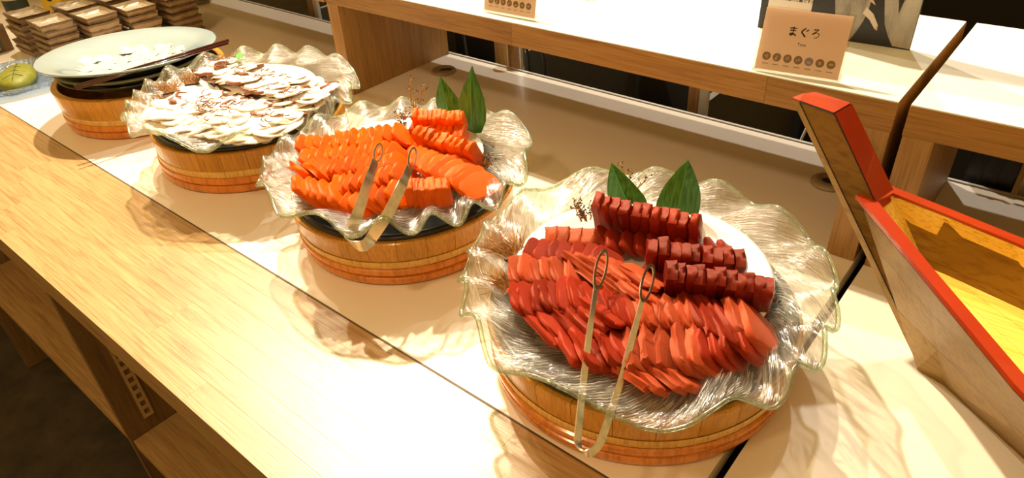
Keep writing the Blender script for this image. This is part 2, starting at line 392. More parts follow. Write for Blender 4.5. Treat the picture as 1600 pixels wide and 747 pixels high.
# perforated metal strip on the divider
sx = -1.3357
st = B()
z0, z1 = -.46, -.10
cells = 15; hh = (z1 - z0) / cells
for i in range(cells):
    za, zb = z0 + i * hh, z0 + (i + 1) * hh
    ya, yb = .243, .266
    st.box(sx, sx + .002, ya, ya + .006, za, zb).box(sx, sx + .002, yb - .006, yb, za, zb).box(sx, sx + .002, ya + .006, yb - .006, za, za + hh * .45)
o = st.build('perforated_strip', M['steel'], c1, (-c1.location.x, -c1.location.y, T)); o['label'] = 'grey metal shelf strip with a row of square holes'
c2 = counter(-.158, 1.3, 'white topped counter under the wooden sushi boat, right of the dark gap', (-.146, 1.29), ((-.13, 1.28),))

# ------------------------------------------------------------------ raised shelves
def riser(x0, x1, label, panels, ydepth=1.44):
    t = thing('raised_shelf', label, 'shelf', ((x0 + x1) / 2, 1.2, 0)); ox, oy = t.location.x, t.location.y
    def bx(a, b, c, d, e, f, bev=0): return B().box(a - ox, b - ox, c - oy, d - oy, e, f, bev)
    bx(x0 + .0005, x1 - .0012, 1.0282, ydepth - .0005, .2754, .2778, .0003).build('white_top', M['white_cool'], t)
    bx(x0 + .012, x1 - .012, 1.0275 + .012, ydepth - .012, .232, .2752).build('core_panel', M['panel'], t)
    # wooden edging, built of boards
    x = x0
    while x < x1 - .01:
        b_ = min(x + random.uniform(.42, .6), x1)
        if x1 - b_ < .12: b_ = x1
        bx(x, b_ - .0003, 1.0275, 1.0393, .231, .2752, .0004).build('edging_board', M['fascia'], t); x = b_
    bx(x0, x1, ydepth - .0118, ydepth, .231, .2752).build('rear_edging', M['fascia'], t)
    bx(x0, x0 + .0118, 1.0396, ydepth - .012, .231, .2752).build('end_edging', M['fascia'], t)
    bx(x1 - .0118, x1, 1.0396, ydepth - .012, .231, .2752).build('end_edging', M['fascia'], t)
    for a, b_, yb in panels:
        bx(a, b_, 1.0275, yb, 0.0004, .2308, .0008).build('support_panel', M['panel'], t)
    return t
riser(-1.467, -.1725, 'raised shelf with white top and wood edging behind the salmon and tuna', ((-1.466, -1.425, 1.385), (-.2175, -.1735, 1.385)))
riser(-4.1, -1.4755, 'raised shelf above the stacked dishes, left of the first support panel', ((-4.09, -4.05, 1.385), (-3.0, -2.96, 1.385)))
riser(-.158, 1.1, 'raised shelf with white top on the far right, behind the boat', ((-.157, -.116, 1.385), (1.05, 1.095, 1.385)))

# ------------------------------------------------------------------ cable grommets
for i, (gx, gy, lab) in enumerate(((-1.338, 1.274, 'round grey cable grommet behind the salmon platter leaves'), (-.29, 1.252, 'round grey cable grommet half hidden by the boat prow'), (-2.64, 1.295, 'round grey cable grommet behind the stacked dishes'))):
    t = thing('cable_grommet', lab, 'cable grommet', (gx, gy, 0), [.3, -.4, .1][i], 'cable grommets in the counter top')
    B().lathe([(.012, .0005), (.034, .0005), (.034, .004), (.030, .0075), (.014, .0085), (.012, .006)], 28, closed=True).build('ring', M['gromm'], t, smooth=True)
    B().lathe([(0, .0006), (.0118, .0006), (.0118, .0045), (0, .0045)], 20).build('cable_hole', M['black'], t)
    B().box(.008, .024, -.006, .006, .0084, .0095).build('slot', M['black'], t)

# ------------------------------------------------------------------ back cabinet seen through the gap
t = thing('back_cabinet', 'dark open cabinet with wood posts behind the counter, seen under the raised shelf', 'cabinet', (-1.3, 1.8, -T))
def bc(a, b, c, d, e, f): return B().box(a + 1.3, b + 1.3, c - 1.8, d - 1.8, e + T, f + T)
bc(-2.2, -.12, 2.15, 2.17, -T + .05, -.03).build('back_panel', M['darkwall'], t)
bc(-2.2, -.12, 1.47, 2.17, -T + .05, -T + .09).build('bottom_panel', M['darkwall'], t)
for px, wd in ((-1.285, .055), (-.683, .026), (-2.185, .03)):
    bc(px - wd / 2, px + wd / 2, 1.46, 1.49, -T, .06).build('post', M['panel'], t)
    bc(px + wd / 2 + .001, px + wd / 2 + .022, 1.462, 1.475, -T, .06).build('white_edge_strip', M['offwhite'], t)
    bc(px + wd / 2 + .002, px + wd / 2 + .02, 1.48, 2.14, -T + .1, .0).build('partition', M['darkgrey'], t)
bc(-1.14, -1.135, 1.47, 1.6, -.5, .03).build('inner_board', M['darkgrey'], t)
for i, (px, lab) in enumerate(((-1.165, 'black cable hanging beside the metal pipe behind the counter'), (-1.11, 'thin black cable right of the pipe behind the counter'), (-1.40, 'black cable hanging in the dark just right of the support panel'))):
    o = B().tube([(px - .012, 1.43, .1), (px, 1.43, .03), (px + .006, 1.43, -.05), (px + .006, 1.43, -.4), (px, 1.43, -T + .004)], .0045, 6).build('cable', M['cable'], smooth=True)
    tag(o, lab, 'cable', 'cables behind the counter')
t = thing('metal_pipe', 'grey metal pipe standing behind the counter, seen under the raised shelf', 'pipe', (-1.205, 1.428, -T))
B().tube([(0, 0, 0), (0, 0, T + .1)], .025, 20).build('pipe', M['steel'], t, smooth=True)
B().lathe([(.0252, 0), (.028, 0), (.028, .012), (.0252, .014)], 20, closed=True).build('flange', M['steel'], t)
o = B().tube([(-.405, 1.43, .04), (-.40, 1.43, .02), (-.43, 1.43, -.12), (-.43, 1.43, -T + .003)], .003, 6).build('cable', M['offwhite'], smooth=True)
tag(o, 'thin pale cable behind the counter, left of the boat prow', 'cable', 'cables behind the counter')
# rear left clutter
t = thing('wooden_crate', 'small wooden crate in the dark beyond the rear edge, left of the support panel', 'crate', (-2.46, 1.75, -T))
for k in range(4):
    B().box(-.14, .14, -.16 + k * .08, -.09 + k * .08, .62, .635).build('slat', M['panel'], t)
B().box(-.15, -.141, -.17, .16, .45, .635).box(.141, .15, -.17, .16, .45, .635).box(-.14, .14, -.17, -.161, .45, .635).box(-.14, .14, .151, .16, .45, .635).build('body', M['underd'], t)
for sx_ in (-.13, .13):
    for sy_ in (-.15, .14): B().box(sx_ - .01, sx_ + .01, sy_ - .01, sy_ + .01, 0, .449).build('leg', M['underd'], t)
t = thing('black_equipment_box', 'black box beyond the rear edge right of the second support panel', 'box', (-.055, 1.44, -T))
B().box(-.04, .04, -.03, .03, 0, T + .10, .004).build('body', M['black'], t)
for k in range(2): B().box(-.02 + k * .025, -.012 + k * .025, -.034, -.031, .5, T + .095).build('rib', M['cable'], t)
t = thing('plastic_tray', 'milky plastic tray with rounded corner standing on edge at the far right', 'tray', (.23, 1.43, -T))
def rrect(w2, h0, h1, r, n=5):
    p = []
    for cxq, czq, a0 in ((w2 - r, h1 - r, 0), (-w2 + r, h1 - r, PI / 2), (-w2 + r, h0 + r, PI), (w2 - r, h0 + r, 1.5 * PI)):
        for i in range(n + 1): a = a0 + i * PI / 2 / n; p.append((cxq + r * math.cos(a), czq + r * math.sin(a)))
    return p
P1 = rrect(.235, .845, 1.05, .03); P2 = rrect(.222, .86, 1.04, .022); q = B()
b1 = [q.bm.verts.new((x, -.02, z)) for x, z in P1]; b2 = [q.bm.verts.new((x, -.02, z)) for x, z in P2]; b3 = [q.bm.verts.new((x, .03, z)) for x, z in P2]; b4 = [q.bm.verts.new((x, .034, z)) for x, z in P1]
n = len(b1)
for i in range(n):
    j = (i + 1) % n
    for A_, C_ in ((b1, b2), (b2, b3), (b4, b1)): q.bm.faces.new((A_[i], A_[j], C_[j], C_[i]))
q.bm.faces.new(b3); q.bm.faces.new(b4)
q.build('tray_body', M['plastic'], t)
B().box(-.2, .2, -.01, .03, .8, .843).build('foot', M['darkgrey'], t)
B().box(-.2, .2, 0, .03, 0, .799).build('stand', M['darkgrey'], t)
o = B().box(-.75, .0, 0, .6, 0, .55, .01).build('storage_bench', M['panel'], None, (.55, 2.5, -T)); tag(o, 'brown wooden bench in the dark background at the top right corner', 'bench')

# ------------------------------------------------------------------ tubs
def smoothstep(a, b, x): x = max(0, min(1, (x - a) / (b - a))); return x * x * (3 - 2 * x)
def tub(cx, cy, r0_, r1_, h, label):
    t = thing('wooden_tub', label, 'tub', (cx, cy, 0), random.uniform(0, .2), 'round wooden tubs under the platters')
    n = 26; seg = 4
    for k in range(n):
        a0, a1 = 2 * PI * k / n + .0015, 2 * PI * (k + 1) / n - .0015
        q = B(); prof = [(r0_, .003), (r0_ + (r1_ - r0_) * .55, .052), (r0_ + (r1_ - r0_) * .62, .0535), (r1_, h - .002), (r1_ - .002, h), (r1_ - .014, h), (r1_ - .016, h - .002), (r0_ - .015, .003)]
        rings = []
        for i in range(seg + 1):
            a = a0 + (a1 - a0) * i / seg
            rings.append([q.bm.verts.new((r * math.cos(a), r * math.sin(a), z)) for r, z in prof])
        m_ = len(prof)
        for i in range(seg):
            for j in range(m_): q.bm.faces.new((rings[i][j], rings[i + 1][j], rings[i + 1][(j + 1) % m_], rings[i][(j + 1) % m_]))
        q.bm.faces.new(rings[0]); q.bm.faces.new(rings[-1][::-1])
        autosmooth(q.build('stave', M['stave'], t), 30)
    def hoop(z0, z1, bulge, mt, nm):
        rm = lambda z: r0_ + (r1_ - r0_) * z / h
        autosmooth(B().lathe([(rm(z0) + .0005, z0), (rm(z0) + bulge * .8, z0 + .002), (rm((z0 + z1) / 2) + bulge, (z0 + z1) / 2), (rm(z1) + bulge * .8, z1 - .002), (rm(z1) + .0005, z1)], 96, closed=True).build(nm, mt, t), 50)
    hoop(.001, .0185, .0045, M['hoop'], 'hoop'); hoop(.0195, .035, .0045, M['hoop'], 'hoop'); hoop(.036, .050, .0016, M['groove'], 'wooden_band')
    B().lathe([(0, .004), (r0_ - .017, .004), (r0_ - .017, .012), (0, .012)], 48).build('base', M['stave'], t)
    return t
TUB = {'tuna': (-.350, .647, .197, .208), 'salmon': (-.861, .689, .186, .200), 'octopus': (-1.376, .707, .203, .206), 'plate': (-1.831, .687, .195, .205)}
tub(*TUB['tuna'], .090, 'round wooden tub with orange hoops under the tuna platter, nearest')
tub(*TUB['salmon'], .090, 'round wooden tub with orange hoops under the salmon platter')
tub(*TUB['octopus'], .090, 'round wooden tub with orange hoops under the sliced octopus platter')
tub(*TUB['plate'], .100, 'round wooden tub under the pale green plate, farthest left')
for k, lab in (('tuna', 'black pan sunk in the tub under the tuna platter'), ('salmon', 'black pan sunk in the tub under the salmon platter'), ('octopus', 'black pan sunk in the tub under the octopus platter')):
    cx, cy, ra, rb = TUB[k]; rp = rb - .012
    o = B().lathe([(0, .016), (rp - .03, .016), (rp - .012, .088), (rp + .004, .0915), (rp + .006, .096), (rp + .001, .0985), (rp - .008, .096), (rp - .026, .03), (0, .022)], 72).build('black_pan', M['pan'], None, (cx, cy, 0), smooth=True)
    tag(o, lab, 'pan', 'black pans in the tubs')

# ------------------------------------------------------------------ frilled glass platters
RIM = {'tuna': [.242, .236, .236, .238, .237, .238, .238, .237, .238, .239, .24, .24, .237, .233, .232, .235, .241, .249, .258, .262, .262, .26, .256, .249],
       'salmon': [.249, .242, .236, .234, .233, .234, .226, .213, .208, .212, .215, .218, .222, .227, .229, .23, .231, .231, .232, .237, .243, .243, .244, .249],
       'octopus': [.264, .265, .258, .246, .238, .234, .236, .235, .231, .228, .229, .238, .244, .24, .232, .227, .228, .236, .245, .255, .264, .272, .272, .266]}
def rim_radius(tab, a):
    f = (a / (2 * PI) * 24) % 24; i = int(f); u = f - i; u = u * u * (3 - 2 * u)
    return tab[i] * (1 - u) + tab[(i + 1) % 24] * u
def platter(name, label, c, R, hz, waves, ph, rin=.172, amp=.011, seed=0, key=None):
    t = thing(name, label, 'glass platter', (c[0], c[1], .0), 0, 'frilled glass platters')
    prof = [(0, .098), (.10, .098), (.13, .101), (rin - .012, hz - .026), (rin + .006, hz - .012), (rin + .026, hz - .005), (R - .028, hz - .001), (R - .012, hz + .002), (R, hz + .004)]
    NS = 224; rnd = random.Random(seed); wob = [rnd.uniform(-1, 1) for _ in range(6)]
    def fn_off(dz, dr=0):
        def fn(r, z, a, i):
            w_ = smoothstep(rin - .012, R, r)
            aa = a + .14 * math.sin(2 * a + wob[0]) + .10 * math.sin(3 * a + wob[1])
            s = math.sin(waves * aa + ph + 2.2 * w_)
            zz = z + dz + amp * w_ ** 1.2 * s + .0025 * w_ * math.sin(3 * a + wob[2])
            rr = r + dr + (rim_radius(RIM[key], a % (2 * PI)) - .003 - R) * w_ + .006 * w_ * w_ * math.cos(waves * aa + ph + 1.0 + 2.2 * w_)
            # pressed ribs that run obliquely over the frill
            rib = math.sin(64 * a + 260 * (r - rin) + 3 * math.sin(5 * a)) * .0006 * min(1, w_ * 3)
            return (rr * math.cos(a), rr * math.sin(a), zz + rib)
        return fn
    fine = []
    for (ra, za), (rb, zb) in zip(prof[:-1], prof[1:]):
        k = max(1, int((rb - ra) / .0085)) if ra > .14 else 1
        for q_ in range(k): fine.append((ra + (rb - ra) * q_ / k, za + (zb - za) * q_ / k))
    fine.append(prof[-1])
    up = fine[1:]; dn = [(r, z) for r, z in up][::-1]
    n1 = len(up)
    b_ = B()
    def fn(r, z, a, i):
        return fn_off(0)(r, z, a, i) if i < n1 else fn_off(-.0048)(r, z, a, i)
    allp = up + dn
    def uvfn(u, ii):
        ii = ii % len(allp); r = allp[ii][0]
        return (u * 470 + (r - .15) * 420, r * 46)
    b_.lathe(allp, NS, closed=True, fn=fn, uvfn=uvfn)
    g = b_.build('glass_dish', M['glass'], t, smooth=True)
    # rounded green-tinted lip
    lip = []
    for k in range(NS):
        a = 2 * PI * k / NS; lip.append(Vector(fn_off(-.0024, .0012)(R, prof[-1][1], a, 0)))
    q = B(); seg = 6; rings = []
    for k in range(NS):
        d = (lip[(k + 1) % NS] - lip[k - 1]).normalized(); a_ = d.cross(Vector((0, 0, 1))).normalized(); u_ = a_.cross(d)
        rings.append([q.bm.verts.new(lip[k] + (a_ * math.cos(2 * PI * j / seg) + u_ * math.sin(2 * PI * j / seg)) * .0030) for j in range(seg)])
    for k in range(NS):
        for j in range(seg): q.bm.faces.new((rings[k][j], rings[(k + 1) % NS][j], rings[(k + 1) % NS][(j + 1) % seg], rings[k][(j + 1) % seg]))
    q.build('rolled_lip', M['glass_edge'], t, smooth=True)
    return t
GB = {'tuna': (-.353, .650), 'salmon': (-.860, .682), 'octopus': (-1.362, .697)}
platter('frilled_glass_platter', 'clear frilled glass platter holding the red tuna slices', GB['tuna'], .243, .150, 15, .4, .172, .012, 1, 'tuna')
platter('frilled_glass_platter', 'clear frilled glass platter holding the orange salmon slices', GB['salmon'], .231, .150, 15, 2.0, .160, .012, 2, 'salmon')
platter('frilled_glass_platter', 'clear frilled glass platter holding the white octopus slices', GB['octopus'], .244, .152, 17, .9, .165, .013, 3, 'octopus')
def inner_plate(c, r, label, z=.128):
    o = B().lathe([(0, z - .005), (r * .6, z - .005), (r * .93, z + .004), (r, z + .012), (r + .001, z + .015), (r - .004, z + .016), (r * .90, z + .007), (r * .6, z), (0, z)], 80).build('inner_plate', M['porcelain'], None, (c[0], c[1], 0), smooth=True)
    return tag(o, label, 'plate', 'white plates inside the glass platters')
inner_plate(GB['tuna'], .166, 'white round plate under the tuna slices inside the glass platter')
inner_plate(GB['salmon'], .152, 'white round plate under the salmon slices inside the glass platter')
inner_plate(GB['octopus'], .158, 'white round plate under the octopus slices inside the glass platter')

# ------------------------------------------------------------------ fish slices
def slice_mesh(name, seed, point=0.0, bend=.12, taper=0.0, rough=.03):
    """unit slab: x thickness, y length, z height, rounded corners, slight bend"""
    rnd = random.Random(seed); bm = bmesh.new()
    nx, ny, nz = 2, 6, 4
    off = Vector((rnd.random() * 30, rnd.random() * 30, rnd.random() * 30))
    bmesh.ops.create_cube(bm, size=1.0)
    bmesh.ops.subdivide_edges(bm, edges=[e for e in bm.edges if abs((e.verts[0].co - e.verts[1].co).y) > .5], cuts=ny, use_grid_fill=True)
    bmesh.ops.subdivide_edges(bm, edges=[e for e in bm.edges if abs((e.verts[0].co - e.verts[1].co).z) > .5], cuts=nz, use_grid_fill=True)
    bmesh.ops.subdivide_edges(bm, edges=[e for e in bm.edges if abs((e.verts[0].co - e.verts[1].co).x) > .5], cuts=nx, use_grid_fill=True)
    for v in bm.verts:
        x, y, z = v.co * 2
        # round the outline in the y-z plane and soften the edges of the slab
        ex = (9.0 if seed % 2 else 6.0) if 'block' in name else (5.0 if seed % 2 else 3.6)
        l = (abs(y) ** ex + abs(z) ** ex) ** (1 / ex)
        k = 1.0 if l < 1e-6 else max(abs(y), abs(z)) / l
        y, z = y * k, z * k
        edge = max(abs(y), abs(z)); x *= 1 - (.30 if 'block' in name else .14) * max(0, edge - .80) / .20
        y2 = y + point * z * .5
        z2 = z * (1 - taper * (y + 1) * .5) 
        x2 = x + bend * (y * y - .5) * 2 + .12 * noise.noise(Vector((0, y * 1.3, z * 1.3)) + off)
        nn = noise.noise_vector(Vector((x, y * 1.5, z * 1.5)) + off) * rough * 2
        v.co = Vector((x2, y2, z2)) * .5 + Vector((nn.x * .5, nn.y, nn.z))
    for f in bm.faces: f.smooth = True
    me = bpy.data.meshes.new(name); bm.to_mesh(me); bm.free(); 
    me.set_sharp_from_angle(angle=math.radians(50))
    return me
MESH = {}
def variants(key, mat, n, **kw):
    MESH[key] = []
    for i in range(n):
        me = slice_mesh(key + '_shape', i * 3 + (hash(len(key)) % 5), **kw); me.materials.append(M[mat]); MESH[key].append(me)
for mk in ('akami', 'akami2', 'chutoro', 'salmon'):
    variants(mk + '_block', mk, 4, point=.06, bend=.10)
    variants(mk + '_fan', mk, 5, point=.30, bend=.25, taper=.18, rough=.045)

def place(name, me, pos, rdir, ddir, dims, lean, pitch, label, cat, group):
    """rdir: along the row, ddir: long axis of the slice; lean about ddir, pitch about rdir"""
    d = Vector(ddir).normalized(); r = Vector(rdir); r = (r - d * r.dot(d)).normalized(); u = r.cross(d)
    if u.z < 0: u = -u
    r = d.cross(u)
    R_ = Matrix.Rotation(math.radians(lean), 3, d)
    r, u = R_ @ r, R_ @ u
    P_ = Matrix.Rotation(math.radians(pitch), 3, r); d, u = P_ @ d, P_ @ u
    mw = Matrix(((r.x * dims[0], d.x * dims[1], u.x * dims[2], pos[0]), (r.y * dims[0], d.y * dims[1], u.y * dims[2], pos[1]), (r.z * dims[0], d.z * dims[1], u.z * dims[2], pos[2] + T), (0, 0, 0, 1)))
    o = bpy.data.objects.new(name, me); COL.objects.link(o); o.matrix_world = mw
    return tag(o, label, cat, group)
ORD = ['first', 'second', 'third', 'fourth', 'fifth', 'sixth', 'seventh', 'eighth', 'ninth', 'tenth', 'eleventh', 'twelfth']
def row(name, key, p0, p1, z0, z1, n, dims, lean=0, pitch=0, dvec=None, label='', cat='fish slice', group='', jit=1.0, curve=0.0, order=True):
    """slices from pixel p0 to pixel p1 (their centres, heights z0..z1); dvec = long axis as a pixel vector, or None for across the row"""
    A_, C_ = at(*p0, z0), at(*p1, z1)
    rd = C_ - A_; rd.z = 0
    dims = (dims[0] * .72, dims[1] * 1.15, dims[2] * 1.42) if 'fan' in key else (dims[0] * 1.10, dims[1], dims[2])
    if 'fan' in key: jit = jit * 1.3; lean = lean + 17
    for i in range(n):
        f = i / max(1, n - 1); p = A_.lerp(C_, f); p.z += curve * math.sin(PI * f)
        if dvec is None: dd = Vector((rd.y, -rd.x, 0))
        else:
            um = p0[0] + (p1[0] - p0[0]) * f; vm = p0[1] + (p1[1] - p0[1]) * f; zz = p.z
            dd = at(um + dvec[0], vm + dvec[1], zz) - at(um, vm, zz)
        dd = Matrix.Rotation(random.uniform(-.07, .07) * jit, 3, 'Z') @ dd
        s = [1 + random.uniform(-.06, .06) * jit for _ in range(3)]
        p = p + Vector((random.uniform(-1, 1), random.uniform(-1, 1), random.uniform(-1, 1))) * .0014 * jit
        ms = MESH[key]; lb = label
        if order: lb = ('leftmost of the ' if i == 0 else 'rightmost of the ' if i == n - 1 else ORD[i] + ' from the left of the ') + group
        place(name, ms[random.randrange(len(ms))], p, rd, dd, (dims[0] * s[0], dims[1] * s[1], dims[2] * s[2]), lean + random.uniform(-4, 4) * jit, pitch + random.uniform(-3, 3) * jit, lb, cat, group)
tn = 'tuna_slice'
def tr(key, p0, p1, z0, z1, n, dims, lean, pitch, dvec, label, **k):
    row(tn, key, p0, p1, z0, z1, n, dims, lean, pitch, dvec, label, 'tuna slice', label.replace('tuna slice', 'tuna slices', 1), **k)
# upright blocks at the back right
tr('akami2_block', (936, 332), (1086, 364), .172, .164, 11, (.0152, .026, .060), 3, -22, None, 'red upright tuna slice in the row against the leaves')
tr('akami2_fan', (944, 376), (1134, 396), .150, .146, 10, (.012, .038, .026), 30, 0, None, 'red tuna slice in the second row from the leaves')
tr('akami_block', (1020, 402), (1152, 420), .172, .160, 9, (.0152, .028, .054), 3, -22, None, 'dark red tuna slice in the middle upright row')
tr('akami_block', (1050, 440), (1194, 466), .170, .156, 11, (.0150, .028, .064), 3, -22, None, 'dark red tuna slice in the longest upright row')
# pale and red slices at the back left
tr('chutoro_block', (864, 374), (922, 378), .158, .160, 4, (.020, .030, .030), 12, -26, None, 'pink tuna slice in the row by the sprigs')
tr('akami2_fan', (842, 398), (948, 408), .154, .160, 7, (.010, .040, .032), 40, 0, None, 'red tuna slice just before the small pink row')
tr('chutoro_fan', (818, 424), (905, 430), .152, .158, 6, (.012, .052, .036), 34, 4, (8, 50), 'pink tuna slice in the row at the left rim')
tr('chutoro_fan', (912, 412), (1000, 432), .168, .166, 6, (.012, .060, .026), 40, 4, (38, 26), 'slanting pink tuna slice behind the left arm')
tr('chutoro_fan', (930, 434), (1010, 456), .165, .163, 6, (.012, .060, .026), 40, 4, (38, 26), 'slanting pink tuna slice midway between the arms')
tr('akami2_fan', (822, 472), (915, 464), .152, .164, 7, (.011, .052, .036), 38, 6, (8, 46), 'tall red tuna slice nearest the left rim')
tr('akami2_fan', (905, 462), (1000, 492), .160, .160, 7, (.012, .052, .036), 36, 6, (18, 46), 'red tuna slice lying between the tong arms')
tr('akami2_fan', (858, 512), (944, 486), .150, .166, 6, (.013, .062, .034), 42, 8, (34, 26), 'red tuna slice stepping up to the left tong arm')
tr('akami2_fan', (905, 548), (985, 550), .150, .152, 5, (.014, .058, .042), 34, 10, (26, 40), 'deep red tuna slice at the front between the arms')
tr('chutoro_fan', (1000, 492), (1092, 496), .158, .156, 7, (.012, .046, .036), 34, 6, (16, 44), 'pink tuna slice right of the right tong arm')
tr('chutoro_fan', (1004, 552), (1100, 545), .150, .150, 5, (.015, .068, .040), 30, 14, (14, 62), 'broad pink tuna slice in the front row')
tr('chutoro_fan', (990, 588), (1060, 588), .146, .146, 4, (.013, .050, .030), 34, 8, (30, 20), 'pink tuna slice lying lowest at the front')
tr('akami2_fan', (1110, 548), (1146, 540), .150, .148, 3, (.013, .056, .040), 26, 14, (16, 58), 'broad red tuna slice ending the front row')
tr('akami2_fan', (1094, 490), (1168, 522), .150, .148, 5, (.016, .086, .042), 28, 12, (36, 62), 'long red tuna slice slanting at the right front')
tr('chutoro_fan', (1162, 506), (1178, 510), .152, .152, 2, (.018, .070, .044), 26, 12, (26, 58), 'pale red tuna slice below the longest upright row')
tr('akami2_fan', (850, 440), (1010, 520), .146, .146, 8, (.014, .060, .034), 45, 0, (20, 40), 'red tuna slice mostly buried under the others in the middle', order=False)
tr('akami2_fan', (1030, 440), (1140, 500), .142, .142, 7, (.014, .060, .032), 45, 0, (20, 40), 'red tuna slice mostly buried under the right hand rows', order=False)

def sr(key, p0, p1, z0, z1, n, dims, lean, pitch, dvec, label, **k):
    row('salmon_slice', key, p0, p1, z0, z1, n, dims, lean, pitch, dvec, label, 'salmon slice', label.replace('salmon slice', 'salmon slices', 1), **k)
sr('salmon_block', (652, 186), (724, 190), .184, .178, 11, (.0115, .026, .034), 4, -26, None, 'salmon slice in the top row before the leaves')
sr('salmon_block', (650, 203), (724, 212), .164, .160, 9, (.0130, .028, .030), 4, -26, None, 'salmon slice in the lower block by the leaves')
sr('salmon_block', (660, 219), (740, 245), .176, .164, 9, (.0150, .028, .054), 6, -26, None, 'salmon slice in the row reaching the right rim')
sr('salmon_fan', (664, 248), (702, 270), .170, .162, 6, (.012, .058, .034), 34, 6, (-22, 34), 'curved salmon slice right of the right tong tip')
sr('salmon_fan', (700, 262), (748, 290), .164, .152, 7, (.012, .062, .034), 34, 8, (-34, 26), 'long salmon slice fanned at the right front')
sr('salmon_block', (642, 300), (696, 302), .160, .154, 7, (.0150, .034, .040), 6, -10, (4, 40), 'salmon slice in the short row right of the tongs')
sr('salmon_fan', (482, 232), (600, 222), .152, .168, 10, (.012, .044, .034), 24, 4, (-8, 36), 'salmon slice in the first full row on the left')
sr('salmon_fan', (540, 224), (628, 212), .158, .168, 8, (.012, .044, .034), 24, 4, (-8, 36), 'salmon slice in the short row by the sprigs')
sr('salmon_fan', (488, 250), (622, 240), .154, .170, 12, (.012, .046, .034), 24, 4, (-14, 36), 'salmon slice in the second row on the left')
sr('salmon_fan', (498, 272), (626, 258), .156, .170, 12, (.012, .046, .034), 24, 4, (-16, 34), 'salmon slice in the third row on the left')
sr('salmon_fan', (534, 296), (632, 276), .156, .166, 9, (.013, .052, .034), 24, 6, (-18, 34), 'salmon slice in the fourth row on the left')
sr('salmon_fan', (556, 318), (630, 302), .148, .156, 6, (.013, .052, .034), 26, 8, (-18, 32), 'salmon slice at the front between the tong arms')
sr('salmon_fan', (478, 272), (500, 276), .158, .160, 2, (.016, .050, .042), 20, 8, (40, 22), 'broad salmon slice lying at the left rim')
sr('salmon_fan', (484, 300), (534, 312), .158, .152, 5, (.018, .058, .046), 20, 12, (10, 40), 'broad glossy salmon slice in the left front pile')
sr('salmon_fan', (500, 270), (640, 300), .142, .142, 10, (.014, .060, .030), 40, 0, (-20, 30), 'orange salmon slice mostly buried under the left rows', order=False)
sr('salmon_fan', (640, 230), (720, 280), .142, .142, 6, (.014, .060, .030), 40, 0, (-20, 30), 'orange salmon slice mostly buried under the right rows', order=False)

# ------------------------------------------------------------------ octopus slices (thin discs with a strip of brown skin)
def disc_mesh(seed, mat, skin=True):
    rnd = random.Random(seed); off = Vector((rnd.random() * 20, rnd.random() * 20, 3)); q = B(); n = 22
    out = []
    for k in range(n):
        a = 2 * PI * k / n; r = .5 * (1 + .22 * noise.noise(Vector((math.cos(a) * 1.6, math.sin(a) * 1.6, 0)) + off) + .06 * math.sin(5 * a + seed))
        out.append((r * math.cos(a), r * math.sin(a)))
    def z(x, y): return .10 * noise.noise(Vector((x * 2.2, y * 2.2, 0)) + off) + .10 * (x * x)
    for s_, dz in ((1, .03), (-1, -.03)):
        c = q.bm.verts.new((0, 0, z(0, 0) + dz)); prev = None; rings = []
        for f in (.5, .86, 1.0):
            rings.append([q.bm.verts.new((x * f, y * f, z(x * f, y * f) + dz * (1 if f < .9 else .3))) for x, y in out])
        for k in range(n):
            k2 = (k + 1) % n
            q.bm.faces.new((c, rings[0][k], rings[0][k2]) if s_ > 0 else (c, rings[0][k2], rings[0][k]))
            for A_, C_ in ((rings[0], rings[1]), (rings[1], rings[2])):
                q.bm.faces.new((A_[k], C_[k], C_[k2], A_[k2]) if s_ > 0 else (A_[k], A_[k2], C_[k2], C_[k]))
        if s_ > 0: top = rings[2]
        else:
            for k in range(n): q.bm.faces.new((top[k], rings[2][k], rings[2][(k + 1) % n], top[(k + 1) % n]))
    me = q.mesh('octopus_slice_shape', False); me.materials.append(M[mat])
    for p in me.polygons: p.use_smooth = True
    sk = B(); k0 = rnd.randrange(n); ln = rnd.randrange(4, 8); pr = None
    for j in range(ln):
        x, y = out[(k0 + j) % n]; w_ = .05 + .10 * rnd.random() * math.sin(PI * (j + .5) / ln)
        ring = [sk.bm.verts.new((x * f, y * f, z(x, y) + dz)) for f, dz in ((1.03, -.03), (1.04, .035), (1 - w_, .042), (1 - w_, .01))]
        if pr:
            for i in range(4): sk.bm.faces.new((pr[i], pr[(i + 1) % 4], ring[(i + 1) % 4], ring[i]))
        else: sk.bm.faces.new(ring)
        pr = ring
    sk.bm.faces.new(pr[::-1])
    sm = sk.mesh('skin_edge_shape'); sm.materials.append(M['squidskin'])
    return me, sm
DISC = [disc_mesh(i, 'squid') for i in range(7)]
def octo(p, tiltdir, tilt, size, label, group, name='octopus_slice', discs=DISC, skin=True, cat='octopus slice'):
    me, sm = discs[random.randrange(len(discs))]
    o = bpy.data.objects.new(name, me); COL.objects.link(o)
    ax = Vector((-tiltdir.y, tiltdir.x, 0)).normalized()
    R_ = Matrix.Rotation(-math.radians(tilt), 4, ax) @ Matrix.Rotation(random.uniform(-.8, .8), 4, 'Z')
    o.matrix_world = Matrix.Translation((p.x, p.y, p.z + T)) @ R_ @ Matrix.Diagonal((size * random.uniform(.9, 1.15), size * random.uniform(.8, 1), size, 1))
    tag(o, label, cat, group)
    if skin and sm:
        s_ = bpy.data.objects.new('skin_edge', sm); COL.objects.link(s_); s_.parent = o
lab = 'white octopus slice with brown skin edge in the heap by the back rim'
